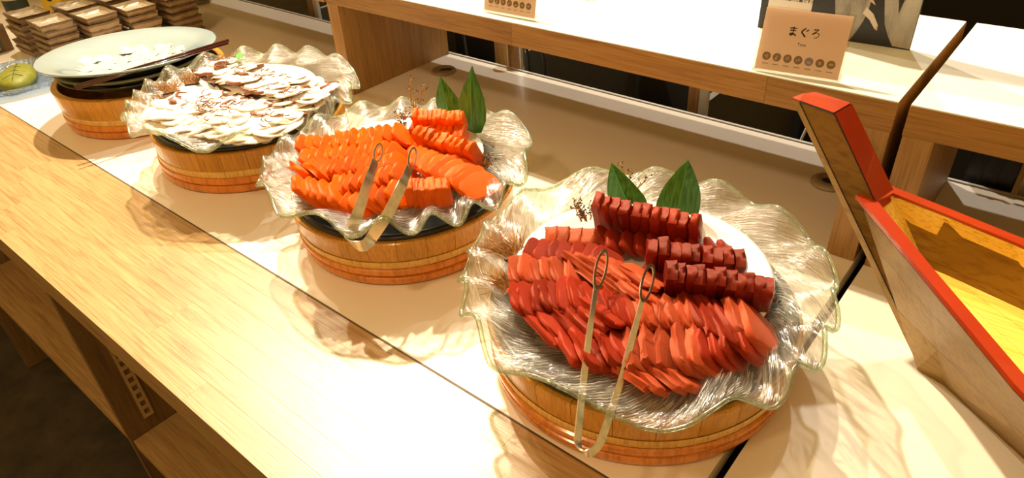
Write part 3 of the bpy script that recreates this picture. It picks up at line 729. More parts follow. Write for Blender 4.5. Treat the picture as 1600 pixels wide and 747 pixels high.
for j, (p0, p1, z, nn) in enumerate((((345, 100), (500, 138), .172, 13), ((335, 112), (490, 152), .176, 13), ((350, 126), (475, 166), .164, 10))):
    A_, C_ = at(*p0, z), at(*p1, z - .008)
    for i in range(nn):
        p = A_.lerp(C_, i / (nn - 1)) + Vector((random.uniform(-.008, .008), random.uniform(-.008, .008), random.uniform(-.003, .003)))
        octo(p, (C_ - A_).normalized() + Vector((0, -.6, 0)), 7 + random.uniform(-6, 6), .080, lab, 'octopus slices in the heap by the back rim')
lab = 'white octopus slice in the smooth heap nearest the wooden ledge'
for j, (p0, p1, z, nn) in enumerate((((272, 158), (440, 182), .158, 13), ((258, 176), (430, 196), .156, 13), ((262, 192), (400, 208), .150, 10), ((300, 150), (455, 172), .160, 10))):
    A_, C_ = at(*p0, z), at(*p1, z - .004)
    for i in range(nn):
        p = A_.lerp(C_, i / (nn - 1)) + Vector((random.uniform(-.006, .006), random.uniform(-.006, .006), random.uniform(-.002, .002)))
        octo(p, (C_ - A_).normalized() + Vector((0, -.7, 0)), 3 + random.uniform(-3, 3), .100, lab, 'octopus slices in the heap nearest the ledge', skin=(j == 3))
q = B()
for i in range(120):       # curled shreds of skin strewn over both heaps: too many and too small to count
    c_ = random.choice(((310, 158), (325, 166), (330, 172), (420, 178), (360, 98), (345, 92), (400, 118), (440, 128), (470, 140), (370, 158)))
    p = at(c_[0] + random.gauss(0, 14), c_[1] + random.gauss(0, 6), .186); a = random.uniform(0, 6); r = random.uniform(.004, .009)
    q.tube([p + Vector((r * math.cos(a + s), r * math.sin(a + s), .002 * math.sin(s * 2))) for s in (0, .8, 1.6, 2.4, 3.2)], [.0004, .0009, .0012, .0009, .0004], 5)
tag(q.build('skin_shreds', M['squidskin'], smooth=True), 'scattered reddish brown curls of octopus skin on the white slices', 'skin shreds', kind='stuff')
# dark leaf band between the heaps
pts = [at(u, v, .158) for u, v in ((304, 112), (322, 124), (350, 142), (385, 152), (418, 160), (450, 170))]
q = B(); L_ = []
for p in pts: L_.append([q.bm.verts.new(p + d) for d in (Vector((-.001, .006, 0)), Vector((-.001, .004, .006)), Vector((.001, -.005, .007)), Vector((.001, -.007, .001)))])
for a_, b_ in zip(L_[:-1], L_[1:]):
    for i in range(4): q.bm.faces.new((a_[i], a_[(i + 1) % 4], b_[(i + 1) % 4], b_[i]))
q.bm.faces.new(L_[0]); q.bm.faces.new(L_[-1][::-1])
tag(q.build('dark_strip', M['bud']), 'dark brown strip dividing the two heaps of octopus slices', 'divider')

# ------------------------------------------------------------------ fibre brushes, sprigs and leaves
def brush(cu, cv, z, n, spread, ln, dirv, label, wid=.05):
    c_ = at(cu, cv, z); t = thing('fibre_brush', label, 'garnish', (c_.x, c_.y, z)); q = B()
    d = Vector(dirv).normalized(); s = Vector((-d.y, d.x, 0))
    for i in range(n):
        a = s * random.uniform(-wid, wid) * .4; e = d * ln * random.uniform(.6, 1) + s * random.uniform(-wid, wid) + Vector((0, 0, random.uniform(-.003, .02)))
        q.tube([a, a.lerp(a + e, .5) + Vector((0, 0, .004)), a + e], [.0009, .0008, .0004], 4)
    o = q.build('fibres', M['bark'], t); o['kind'] = 'stuff'
    B().tube([s * -wid * .5, s * wid * .5], .0022, 6).build('binding', M['bud'], t)
brush(300, 132, .158, 70, 1, .045, (-.7, .5, 0), 'brown fan of fibres between the octopus heaps at the left', .030)
brush(268, 145, .150, 60, 1, .050, (-.5, .2, 0), 'brown fan of fibres under the glass frill of the octopus platter', .035)
brush(806, 400, .140, 60, 1, .050, (-.9, .3, 0), 'brown fan of fibres at the left edge of the tuna plate', .035)
brush(795, 455, .138, 50, 1, .040, (-.9, -.1, 0), 'small brown fan of fibres below the left edge of the tuna plate', .022)
def sprig(cu, cv, z, h, lean, seed, label, ndl=7):
    rnd = random.Random(seed); c_ = at(cu, cv, z); t = thing('dried_sprig', label, 'sprig', (c_.x, c_.y, z)); tw = B(); bd = B()
    for i in range(ndl):
        d = Vector((lean[0] + rnd.uniform(-.5, .5), lean[1] + rnd.uniform(-.3, .3), 1)).normalized(); hh = h * rnd.uniform(.6, 1.05)
        p = [Vector((rnd.uniform(-.006, .006), rnd.uniform(-.006, .006), 0))]
        for k in range(4): p.append(p[-1] + d * hh / 4 + Vector((rnd.uniform(-.003, .003), rnd.uniform(-.003, .003), 0)))
        tw.tube(p, [.0011, .001, .0009, .0007, .0005], 5)
        for k in range(1, 5):
            for _ in range(2):
                e = p[k] + Vector((rnd.uniform(-1, 1), rnd.uniform(-1, 1), rnd.uniform(.2, 1))).normalized() * rnd.uniform(.004, .010)
                tw.tube([p[k], e], .0005, 4)
                bmesh.ops.create_icosphere(bd.bm, subdivisions=1, radius=rnd.uniform(.0009, .0017), matrix=Matrix.Translation(e))
    tw.build('twigs', M['twig'], t); bd.build('buds', M['bud'], t)
sprig(650, 182, .155, .070, (-.1, .2), 1, 'dried twiggy sprig with dark buds behind the salmon, left of the leaves', 6)
sprig(632, 200, .150, .035, (-.5, .1), 2, 'low dried twiggy sprig between the two salmon heaps', 8)
sprig(915, 345, .150, .035, (-1.2, .5), 3, 'dried twiggy sprig left of the red upright tuna rows', 8)
sprig(985, 300, .150, .050, (-.2, .5), 4, 'dried twiggy sprig between the two green leaves of the tuna platter', 4)
sprig(755, 262, .142, .022, (.4, .3), 5, 'tiny dark sprig at the right rim of the salmon plate', 9)
sprig(1203, 466, .146, .014, (1.5, -.6), 6, 'tiny curled twig at the right edge of the tuna plate', 3)
def leaf(basepx, z, y_off, w_, h, tilt, label, curve=.0, prof=(.55, .92, 1.0, .90, .62, .30, 0)):
    c_ = at(*basepx, z); t = thing('bamboo_leaf', label, 'leaf', (c_.x, c_.y, z))
    q = B(); rows_ = []; n = len(prof) - 1
    for i, k in enumerate(prof):
        f = i / n; zz = h * f; x0_ = tilt * f * h + curve * f * f; hw = w_ * .5 * k
        rows_.append([(x0_ - hw, .004 * k + .01 * f, zz), (x0_, -.003 + .01 * f, zz), (x0_ + hw, .004 * k + .01 * f, zz)])
    for s_, dy in ((1, 0), (-1, .0009)):
        vs = [[q.bm.verts.new((x, y + dy, z_)) for x, y, z_ in r] for r in rows_]
        for i in range(n):
            for j in range(2):
                f = (vs[i][j], vs[i][j + 1], vs[i + 1][j + 1], vs[i + 1][j])
                try: q.bm.faces.new(f if s_ > 0 else f[::-1])
                except ValueError: pass
    bmesh.ops.remove_doubles(q.bm, verts=q.bm.verts, dist=.00001)
    t.rotation_euler = (0, 0, math.radians(28))
    q.build('blade', M['leaf'], t, fixn=True)
    B().tube([(tilt * f_ * h + curve * f_ * f_, -.0036 + .01 * f_, h * f_) for f_ in (0, .25, .5, .75, .97)], [.0008, .0007, .0006, .0005, .0003], 5).build('midrib', M['garnish'], t)
leaf((1057, 335), .145, 0, .062, .085, .1, 'broad green leaf point standing right behind the tuna', prof=(1.0, 1.0, .92, .78, .55, .30, 0))
leaf((982, 318), .145, 0, .055, .062, -.45, 'small green leaf point standing left behind the tuna', prof=(1.0, 1.0, .85, .68, .48, .25, 0))
leaf((740, 208), .140, 0, .052, .125, -.05, 'tall pointed green leaf behind the salmon, right of the pair', .012)
leaf((706, 190), .145, 0, .048, .085, -.18, 'shorter green leaf behind the salmon, left of the pair')
o = B().prism([at(u, v, .185) for u, v in ((367, 88), (371, 92), (380, 91), (380, 85), (372, 82))], [at(u, v, .189) for u, v in ((368, 87), (371, 91), (379, 90), (379, 85), (372, 83))]).build('green_garnish', M['garnish'])
tag(o, 'small bright green leaf piece on top of the octopus heap', 'garnish')

# ------------------------------------------------------------------ tongs
def tongs(left, bend, right, wv, label, hole=(.034, .011), width=.022):
    c_ = Vector(bend[1]); t = thing('steel_tongs', label, 'tongs', (c_.x, c_.y, c_.z), 0, 'steel serving tongs')
    def ribbon(path, ws, name):
        q = B(); prev = None; path = [Vector(p) - c_ for p in path]
        for i, p in enumerate(path):
            d = (path[min(i + 1, len(path) - 1)] - path[max(i - 1, 0)]).normalized()
            up = (Vector(wv) - d * Vector(wv).dot(d)).normalized(); s = d.cross(up) * .0009; w_ = ws[i] * .5
            ring = [q.bm.verts.new(p + up * a * w_ + s * b_) for a, b_ in ((-1, -1), (1, -1), (1, 1), (-1, 1))]
            if prev:
                for k in range(4): q.bm.faces.new((prev[k], prev[(k + 1) % 4], ring[(k + 1) % 4], ring[k]))
            else: q.bm.faces.new(ring[::-1])
            prev = ring
        q.bm.faces.new(prev); return autosmooth(q.build(name, M['steel'], t), 40)
    def spline(ctrl, n=6):
        out = []; c = [Vector(p) for p in ctrl]
        for i in range(len(c) - 1):
            p0, p1, p2, p3 = c[max(i - 1, 0)], c[i], c[i + 1], c[min(i + 2, len(c) - 1)]
            for k in range(n):
                u = k / n; out.append(.5 * ((2 * p1) + (p2 - p0) * u + (2 * p0 - 5 * p1 + 4 * p2 - p3) * u * u + (3 * p1 - p0 - 3 * p2 + p3) * u ** 3))
        out.append(c[-1]); return out
    for arm in (left, right):
        sp = spline(arm[:-1]); nn = len(sp)
        ribbon(sp, [width * (1 - .25 * i / nn) if i < nn - 5 else width * .7 for i in range(nn)], 'arm')
        # ring-shaped gripping end
        a_, b_ = Vector(arm[-2]) - c_, Vector(arm[-1]) - c_; d = (b_ - a_); ln = d.length; d.normalize()
        up = (Vector(wv) - d * Vector(wv).dot(d)).normalized(); s = d.cross(up); q = B(); n = 24; cc = (a_ + b_) / 2; R_ = []
        for k in range(n):
            an = 2 * PI * k / n; e = d * math.cos(an); f = up * math.sin(an)
            o_, i_ = cc + e * ln * .54 + f * .0085, cc + e * ln * .44 + f * .0060
            R_.append([q.bm.verts.new(o_ + s * .0009), q.bm.verts.new(o_ - s * .0009), q.bm.verts.new(i_ - s * .0009), q.bm.verts.new(i_ + s * .0009)])
        for k in range(n):
            for j in range(4): q.bm.faces.new((R_[k][j], R_[k][(j + 1) % 4], R_[(k + 1) % n][(j + 1) % 4], R_[(k + 1) % n][j]))
        autosmooth(q.build('grip_ring', M['steel'], t), 40)
    bp = spline([left[0]] + list(bend) + [right[0]], 5)
    ribbon(bp, [width] * len(bp), 'bend')
A3 = lambda l: [at(*p) for p in l]
tongs(A3([(547, 364, .130), (560, 330, .168), (577, 280, .198), (586, 252, .207), (595, 226, .208)]),
      A3([(545, 376, .127), (556, 384, .126), (571, 383, .127)]),
      A3([(580, 372, .130), (606, 334, .168), (628, 290, .196), (640, 262, .205), (648, 232, .206)]), (-.55, -.35, 1), 'steel tongs with looped ends resting across the salmon slices', width=.018)
tongs(A3([(903, 680, .135), (911, 600, .155), (921, 520, .185), (931, 450, .205), (946, 392, .210)]),
      A3([(904, 697, .131), (917, 708, .130), (932, 700, .131)]),
      A3([(941, 684, .135), (968, 600, .155), (990, 520, .185), (1003, 470, .200), (1019, 415, .205)]), (-1.0, -.45, 1), 'steel tongs resting across the red tuna slices', width=.0085)

# ------------------------------------------------------------------ farthest tub: stacked bowls, celadon plate, white fish, chopsticks
cx, cy = -1.835, .684
def dish(prof, mat, label, name, z, tilt=(0, 0), c=(cx, cy), seg=72):
    o = B().lathe(prof, seg).build(name, mat, None, (c[0], c[1], z), smooth=True); o.rotation_euler = (tilt[0], tilt[1], 0)
    return tag(o, label, 'bowl' if 'bowl' in name else 'plate')
dish([(0, 0), (.07, 0), (.10, .01), (.178, .052), (.181, .055), (.176, .056), (.10, .018), (0, .010)], M['dark_bowl'], 'lower dark green bowl of the two stacked in the farthest tub', 'dark_bowl', .064)
dish([(0, 0), (.07, 0), (.10, .01), (.182, .050), (.185, .053), (.180, .055), (.10, .018), (0, .010)], M['bowl_lip'], 'upper olive bowl right under the pale green plate', 'olive_bowl', .081)
TL = (math.radians(-2.5), math.radians(-2))
PZ = .106
dish([(0, 0), (.09, 0), (.095, .004), (.15, .024), (.208, .044), (.210, .047), (.205, .0485), (.15, .031), (.09, .0095), (0, .008)], M['celadon'], 'large pale green plate with white fish slices, farthest left', 'celadon_plate', PZ, TL, (-1.838, .678))
WD = [disc_mesh(40 + i, 'whitefish') for i in range(4)]
TM = Matrix.Translation((-1.838, .678, PZ)) @ Matrix.Rotation(TL[1], 4, 'Y') @ Matrix.Rotation(TL[0], 4, 'X')
for i in range(34):
    a = i * 2.399; r = .118 * math.sqrt((i + .5) / 34)
    hz = .0100 if r < .09 else .0105 + (r - .09) * .36
    octo(TM @ Vector((r * math.cos(a), r * math.sin(a), hz + .0005)), Vector((math.cos(a), math.sin(a), 0)), (14 if r > .085 else 0) + random.uniform(-3, 3), .050, 'thin translucent white fish slice on the pale green plate', 'white fish slices on the pale green plate', 'fish_slice', WD, False, 'fish slice')
for (a_, b_, lab) in ((((119, 139), (356, 67)), None, 'dark lacquered chopstick nearer the ledge, lying across the pale green plate'), (((116, 135), (357, 63)), None, 'dark lacquered chopstick on the far side of its pair, across the pale green plate')):
    p, r = at(*a_[0], .154), at(*a_[1], .164)
    o = B().tube([Vector((0, 0, 0)), r - p], [.0028, .0040], 8).build('chopstick', M['lacquer'], None, p, smooth=True); tag(o, lab, 'chopstick', 'pair of chopsticks on the plate')
    
# ------------------------------------------------------------------ rectangular ceramic dishes
def dish_meshes():
    out = []
    for sd in range(3):
        rnd = random.Random(sd)
        def loop(hx, hy, z, jit=.0012, n=5):
            p = []
            for (sx_, sy_) in ((1, -1), (1, 1), (-1, 1), (-1, -1)):
                nx_, ny_ = {(1, -1): (1, 1), (1, 1): (-1, 1), (-1, 1): (-1, -1), (-1, -1): (1, -1)}[(sx_, sy_)]
                p.append((sx_ * hx, sy_ * hy, z))
                for i in range(1, n):
                    f = i / n
                    if (sx_, sy_) == (1, -1): b_ = (hx, -hy + 2 * hy * f)
                    elif (sx_, sy_) == (1, 1): b_ = (hx - 2 * hx * f, hy)
                    elif (sx_, sy_) == (-1, 1): b_ = (-hx, hy - 2 * hy * f)
                    else: b_ = (-hx + 2 * hx * f, -hy)
                    p.append((b_[0] + rnd.uniform(-jit, jit), b_[1] + rnd.uniform(-jit, jit), z + rnd.uniform(-jit, jit) * .8))
            return p
        hx, hy = .063, .048
        specs = [(hx - .006, hy - .006, 0, 1), (hx - .002, hy - .002, .0145, 1), (hx, hy, .021, 0), (hx - .005, hy - .005, .0205, 0), (hx - .008, hy - .008, .012, 2), (hx - .014, hy - .014, .007, 2)]
        q = B(); vs = [[q.bm.verts.new(p) for p in loop(a_, b_, z)] for a_, b_, z, _ in specs]; n = len(vs[0])
        q.bm.faces.new(vs[0][::-1])
        for i in range(len(vs) - 1):
            for k in range(n):
                f = q.bm.faces.new((vs[i][k], vs[i][(k + 1) % n], vs[i + 1][(k + 1) % n], vs[i + 1][k])); f.material_index = [0, 1, 1, 2, 2][i]
        f = q.bm.faces.new(vs[-1]); f.material_index = 2
        me = q.mesh('dish_shape'); [me.materials.append(M[k]) for k in ('ceramic_side', 'ceramic', 'ceramic_in')]; out.append(me)
    return out
DM = dish_meshes()
stacks = [(-2.452, .716, 6, 'stack nearest the pale green plate'), (-2.612, .705, 6, 'stack beside the cardboard box'), (-2.395, .825, 6, 'second stack of the row behind the plate'), (-2.365, .935, 6, 'third stack of the row behind the plate'),
          (-2.345, 1.055, 7, 'rightmost stack by the cable grommet'), (-2.56, .83, 6, 'second stack of the left hand row'), (-2.54, .945, 6, 'third stack of the left hand row'), (-2.53, 1.06, 6, 'rearmost stack of the left hand row')]
for (sx_, sy_, n, lab) in stacks:
    for k in range(n):
        o = bpy.data.objects.new('ceramic_dish', DM[random.randrange(3)]); COL.objects.link(o)
        o.location = (sx_ + random.uniform(-.004, .004) + (n - k) * .0012, sy_ + random.uniform(-.004, .004), T + k * .0202 + .0003)
        o.rotation_euler = (0, 0, random.uniform(-.05, .05)); o.scale = (.97, 1, 1)
        pl = ('topmost in' if k == n - 1 else 'lowest in' if k == 0 else ['', 'second up in', 'third up in', 'fourth up in', 'fifth up in', 'sixth up in'][k])
        tag(o, 'brown-rimmed dish, ' + pl + ' ' + lab, 'dish', 'stacked rectangular ceramic dishes')

# ------------------------------------------------------------------ far left: glass tray with wasabi, cardboard box, bottle, packet
t = thing('glass_tray', 'bluish square glass tray holding green wasabi at the left edge', 'tray', (-2.335, .545, 0), math.radians(-18))
q = B(); n = 12
for j, (s0, z0_, s1, z1_) in enumerate(((.0, .006, .085, .006), (.085, .006, .125, .026), (.125, .026, .135, .030), (.135, .030, .133, .026), (.133, .026, .085, .001), (.085, .001, 0, .001))):
    pass
prof = [(.02, .006), (.085, .006), (.105, .014), (.125, .028), (.135, .031), (.136, .028), (.108, .008), (.085, .001), (.02, .001)]
def sq(r, z, a, i):
    c_, s_ = math.cos(a), math.sin(a); k = 1 / max(abs(c_), abs(s_)) ** .75
    return (r * k * c_ * 1.05, r * k * s_ * .80, z + .002 * noise.noise(Vector((c_ * 6, s_ * 6, r * 40))))
uvf = lambda u, ii: (u * 90, ii * 3.0)
B().lathe(prof, 64, closed=True, fn=sq, uvfn=uvf).build('tray_glass', M['glass_blue'], t, smooth=True)
t2 = thing('wasabi_mound', 'yellow-green wasabi mound scored like a leaf on the glass tray', 'wasabi', (-2.345, .545, .0075), math.radians(-25))
q = B(); n = 28; rings = []
for f, hh in ((1, 0), (1.0, .012), (.93, .022), (.75, .028), (.4, .031)):
    rings.append([q.bm.verts.new((.098 * f * math.cos(2 * PI * k / n), .048 * f * math.sin(2 * PI * k / n) * (1 + .12 * math.cos(2 * PI * k / n)), hh + .0012 * noise.noise(Vector((k, f * 4, 0))))) for k in range(n)])
for a_, b_ in zip(rings[:-1], rings[1:]):
    for k in range(n): q.bm.faces.new((a_[k], a_[(k + 1) % n], b_[(k + 1) % n], b_[k]))
q.bm.faces.new(rings[-1]); q.bm.faces.new(rings[0][::-1])
q.build('mound', M['wasabi'], t2, smooth=True)
q = B(); q.tube([(-.07, 0, .0308), (0, 0, .0322), (.08, .002, .0298)], .0007, 5)
for x_ in (-.035, 0, .035):
    for s_ in (1, -1): q.tube([(x_, 0, .032), (x_ + .022, s_ * .026, .0290)], .0006, 5)
q.build('scored_veins', M['dgreen'], t2)
t = thing('cardboard_box', 'brown cardboard box with grey band and label at the left edge', 'box', (-2.80, .60, 0), math.radians(4))
B().box(-.10, .10, -.05, .05, 0, .085, .002).build('body', M['cardboard'], t)
B().box(.1002, .1012, -.012, .022, .004, .082).build('grey_band', M['greylabel'], t)
B().box(.1014, .1022, -.022, .012, .01, .045).build('label_panel', M['label'], t)
q = B()
for k in range(5): q.box(.1023, .1027, -.016 + k * .006, -.013 + k * .006, .016, .038)
q.build('printed_bars', M['ink'], t)
t = thing('sauce_bottle', 'white bottle with dark green label at the top left corner', 'bottle', (-3.02, .80, 0))
B().lathe([(0, 0), (.036, 0), (.038, .004), (.038, .11), (.030, .13), (.014, .145), (.014, .16), (0, .16)], 28).build('body', M['offwhite'], t, smooth=True)
B().lathe([(.0385, .012), (.0392, .012), (.0392, .085), (.0385, .085)], 28, closed=True).build('label_band', M['dgreen'], t)
B().lathe([(0, .161), (.017, .161), (.017, .185), (0, .187)], 20).build('cap', M['dgreen'], t)
t = thing('yellow_packet', 'yellow packet with a black mark behind the stacked dishes', 'packet', (-2.93, .90, 0), math.radians(20))
B().box(-.05, .05, -.02, .02, 0, .125, .006).build('packet_body', M['yellow'], t)
B().lathe([(0, 0), (.018, 0), (.018, .0008), (0, .0008)], 20).build('black_mark', M['ink'], t, (.0, -.0205, .085)).rotation_euler = (PI / 2, 0, 0)
o = B().lathe([(0, .0), (.03, .0), (.055, .05), (.062, .052), (.058, .048), (.032, .006), (0, .005)], 32, uvfn=lambda u, i: (u * 60, i * 2)).build('glass_bowl', M['glass'], None, (-2.78, .93, .0), smooth=True)
tag(o, 'small clear glass bowl behind the stacked dishes at the top left', 'bowl')

# ------------------------------------------------------------------ cards on the raised shelf
def text_mesh(body, size, parent, mat, loc, name, shear=0, bold=0.0):
    cu = bpy.data.curves.new(name, 'FONT'); cu.body = body; cu.size = size; cu.align_x = 'CENTER'; cu.align_y = 'CENTER'; cu.extrude = .00015; cu.offset = bold; cu.shear = shear
    o = bpy.data.objects.new(name, cu); COL.objects.link(o)
    dg = bpy.context.evaluated_depsgraph_get(); me = bpy.data.meshes.new_from_object(o.evaluated_get(dg)); bpy.data.objects.remove(o)
    me.materials.clear(); me.materials.append(mat); me.name = name
    r = bpy.data.objects.new(name, me); COL.objects.link(r); r.parent = parent; r.location = loc
    return r
def stroke(q, pts, ws, z=.0002):
    """brush stroke: flat ribbon of varying width in the card's plane"""
    P_ = [Vector((x, y, 0)) for x, y in pts]; pr = None
    for i, p in enumerate(P_):
        d = (P_[min(i + 1, len(P_) - 1)] - P_[max(i - 1, 0)]).normalized(); s = Vector((-d.y, d.x, 0)) * ws[min(i, len(ws) - 1)] * .5
        c = (q.bm.verts.new(p + s), q.bm.verts.new(p - s))
        if pr: q.bm.faces.new((pr[0], pr[1], c[1], c[0]))
        pr = c
def smooth_pts(c, n=5):
    c = [Vector((*p, 0)) for p in c]; out = []
    for i in range(len(c) - 1):
        p0, p1, p2, p3 = c[max(i - 1, 0)], c[i], c[i + 1], c[min(i + 2, len(c) - 1)]
        for k in range(n):
            u = k / n; v = .5 * ((2 * p1) + (p2 - p0) * u + (2 * p0 - 5 * p1 + 4 * p2 - p3) * u * u + (3 * p1 - p0 - 3 * p2 + p3) * u ** 3); out.append((v.x, v.y))
    out.append((c[-1].x, c[-1].y)); return out
def card(bl, br, w_, h, back, label, title):
    c_ = (Vector(bl) + Vector(br)) / 2; d = Vector(br) - Vector(bl); ang = math.atan2(d.y, d.x)
    t = thing('card_stand', label, 'card stand', (c_.x, c_.y, .2778), ang, 'acrylic card stands on the raised shelf')
    tl = math.atan2(back, h)
    face = bpy.data.objects.new('paper_card', B().box(-w_ / 2 + .003, w_ / 2 - .003, .003, h - .003, -.0004, 0).mesh('paper_card')); COL.objects.link(face)
    face.data.materials.append(M['acrylic_paper']); face.parent = t; face.location = (0, -.0002, .0015); face.rotation_euler = (PI / 2 - tl, 0, 0)
    def sub(o): o.parent = face; return o
    if title:
        q = B(); s = .0125; x0_, y0_ = -.0165, h * .66
        def S_(pts, ws): stroke(q, [(x0_ + x * s, y0_ + y * s) for x, y in smooth_pts(pts)], [w__ * s * 1.35 for w__ in ws])
        # ma
        S_([(-.42, .30), (0, .36), (.42, .34)], [.07, .08, .10, .12, .08]); S_([(-.36, .05), (0, .10), (.36, .08)], [.07, .08, .10, .12, .08])
        S_([(.02, .52), (.03, .1), (0, -.35), (-.18, -.47), (-.30, -.36), (-.12, -.26), (.15, -.32), (.42, -.48)], [.11, .12, .12, .11, .10, .09, .08, .08, .09, .1, .12])
        x0_ += .0158
        S_([(.16, .52), (-.10, .26), (-.26, .02), (-.05, -.22), (.24, -.52)], [.06, .08, .10, .12, .12, .13])
        S_([(.22, .26), (.34, .14)], [.05, .12]); S_([(.36, .36), (.48, .24)], [.05, .12])
        x0_ += .0168
        S_([(-.28, .42), (0, .46), (.22, .48), (-.05, .18), (-.42, -.12)], [.08, .09, .11, .10, .08]); S_([(-.42, -.12), (-.05, .10), (.30, .06), (.38, -.18), (.18, -.42), (-.12, -.48)], [.06, .08, .10, .13, .12, .10, .06])
        o = q.build('title_text', M['ink'], face, (0, 0, .0002))
        text_mesh('Tuna', .0062, face, M['ink'], (0, h * .475, .0002), 'small_text')
    for k in range(7):
        ix = -.047 + k * .0157; iy = .0235; ic = B().lathe([(0, 0), (.0062, 0), (.0062, .0003), (0, .0003)], 22).build('icon_disc', M['icon_blue'] if (k == 4 and title) else M['icon'], face, (ix, iy, .0001))
        q = B()
        for (a_, b_, c2, d_) in [((-.002, 0, .0014, .0014), (.001, .0014, .002, .0012), (.001, -.0018, .0016, .0012)), ((-.001, -.002, .0018, .0026), (0, .0015, .0012, .0012)), ((-.0014, .0004, .0009, .003), (.0014, .0004, .0009, .003)), ((-.0018, -.001, .0014, .0014), (.0015, .001, .0014, .0014)), ((0, -.0014, .0032, .0014),), ((0, .0012, .003, .0008), (0, -.0012, .0022, .0012)), ((0, .0002, .0036, .0018),)][k]:
            q.lathe([(0, 0), (1, 0), (1, .00015), (0, .00015)], 12, fn=lambda r, z, a, i, A=a_, B_=b_, C2=c2, D=d_: (A + r * C2 * math.cos(a), B_ + r * D * math.sin(a), z))
        q.build('icon_mark', M['acrylic_paper'], ic, (0, 0, .00035))
        c_b = B().box(-.0045, .0045, -.0005, .0005, 0, .0002).build('icon_caption', M['icon'], face, (ix, .0125, .0001))
    # clear L-shaped holder
    q = B(); q.box(-w_ / 2, w_ / 2, 0, h, .0006, .0016)
    f2 = q.build('front_pane', M['acrylic'], t, (0, -.0006, .001)); f2.rotation_euler = (PI / 2 - tl, 0, 0)
    f3 = B().box(-w_ / 2, w_ / 2, 0, h, -.0022, -.0012).build('back_pane', M['acrylic'], t, (0, 0, .001)); f3.rotation_euler = (PI / 2 - tl, 0, 0)
    B().box(-w_ / 2, w_ / 2, .001, .036, 0, .0012).build('foot', M['acrylic'], t)
card((-.390, 1.034, 0), (-.262, 1.050, 0), .129, .097, .025, 'clear card stand reading まぐろ Tuna above seven round brown icons', True)
card((-.972, 1.052, 0), (-.836, 1.056, 0), .134, .097, .022, 'clear card stand cropped by the top edge, only its seven round icons showing', False)
o = B().box(-.02, .02, -.01, .01, 0, .004, .001).build('dark_clip', M['twig'], None, (-.87, 1.265, .2778)); 
bpy.data.objects.remove(o)
t = thing('small_card_base', 'small dark green object at the top edge on the raised shelf', 'stand base', (-.862, 1.232, .2778), .2)
B().box(-.03, .03, -.012, .012, 0, .006, .002).build('base', M['dgreen'], t); B().box(-.022, .022, -.003, .003, .0062, .05, .001).build('upright', M['twig'], t)

# tuna poster standing on the shelf
x0_, x1_, py = -.466, -.2155, 1.2365
t = thing('tuna_poster', 'printed board with photographed tuna and a text panel, behind the card stand', 'poster', ((x0_ + x1_) / 2, py, .2778), math.atan2(.012, .25))
W2 = (x1_ - x0_) / 2; HT = .30
B().box(-W2, W2, 0, .005, 0, HT, .0006).build('board', M['black_print'], t)
def flat(pts, mat, name, dy):
    q = B(); a_ = [q.bm.verts.new((x, -dy, z)) for x, z in pts]; q.bm.faces.new(a_); return q.build(name, mat, t, fixn=False)
flat([(-.112, .030), (-.038, .030), (-.034, .30), (-.112, .30)], M['poster_paper'], 'text_panel', .0008)
lb = text_mesh('同じ漁船漁で獲れた鮪ですが、', .0066, t, M['ink'], (-.074, -.0012, .056), 'caption_text'); lb.rotation_euler = (PI / 2, 0, 0)
flat([(-.004, .30), (-.006, .08), (.004, .03), (.012, .003), (.032, .002), (.040, .018), (.047, .037), (.051, .056), (.052, .075), (.060, .30)], M['tuna_print'], 'fish_body', .0009)
flat([(.068, .30), (.071, .075), (.076, .052), (.080, .036), (.089, .018), (.099, .003), (.1245, .002), (.1245, .30)], M['tuna_print'], 'second_fish_body', .0008)
flat([(.094, .30), (.090, .085), (.096, .055), (.101, .085), (.106, .30)], M['black_print'], 'dark_back_stripe', .0011)
flat([(.0436, .049), (.056, .040), (.067, .026), (.071, .025), (.070, .034), (.060, .050), (.0475, .060)], M['poster_paper'], 'pale_fin', .0013)
flat([(.066, .027), (.071, .0245), (.0705, .033)], M['pink_print'], 'fin_tip', .0016)
flat([(.049, .070), (.060, .064), (.058, .068), (.052, .075)], M['pink_print'], 'small_fin', .0014)

# ------------------------------------------------------------------ wooden sushi boat
bt = thing('sushi_boat', 'large wooden sushi boat with red gunwale and raised prow at the right', 'boat', (.1, .75, 0))
OB = Vector((.1, .75, 0))
def lo(p): return Vector(p) - OB
top = [(-.289, .932, .29), (-.275, .923, .292), (-.225, .909, .292), (-.217, .951, .292), (-.268, .962, .292), (-.281, .951, .291)]
rk = Vector((.87, -.275, -1))
def low(p, z): k = p[2] - z; return Vector(p) + rk * k
seq = top
stem = B().prism([lo(low(p, .006)) for p in seq], [lo(p) for p in seq]); stem.build('stem_post', M['gold'], bt)
cap_ = B().prism([lo(Vector(p) + Vector((0, 0, .0004))) for p in seq], [lo(Vector(p) + Vector((0, 0, .0030))) for p in seq]); cap_.build('red_stem_cap', M['red'], bt)
# red facing on the inner side of the stem
A_, C_ = Vector(top[2]), Vector(top[3]); nrm = (C_ - A_).cross(rk).normalized(); nrm = nrm if nrm.x > 0 else -nrm
q = B(); q.prism([lo(low(p, .19) + nrm * e) for p, e in ((A_, .0004), (A_, .0030), (C_, .0030), (C_, .0004))], [lo(p + nrm * e) for p, e in ((A_, .0004), (A_, .0030), (C_, .0030), (C_, .0004))])
q.build('red_stem_face', M['red'], bt)
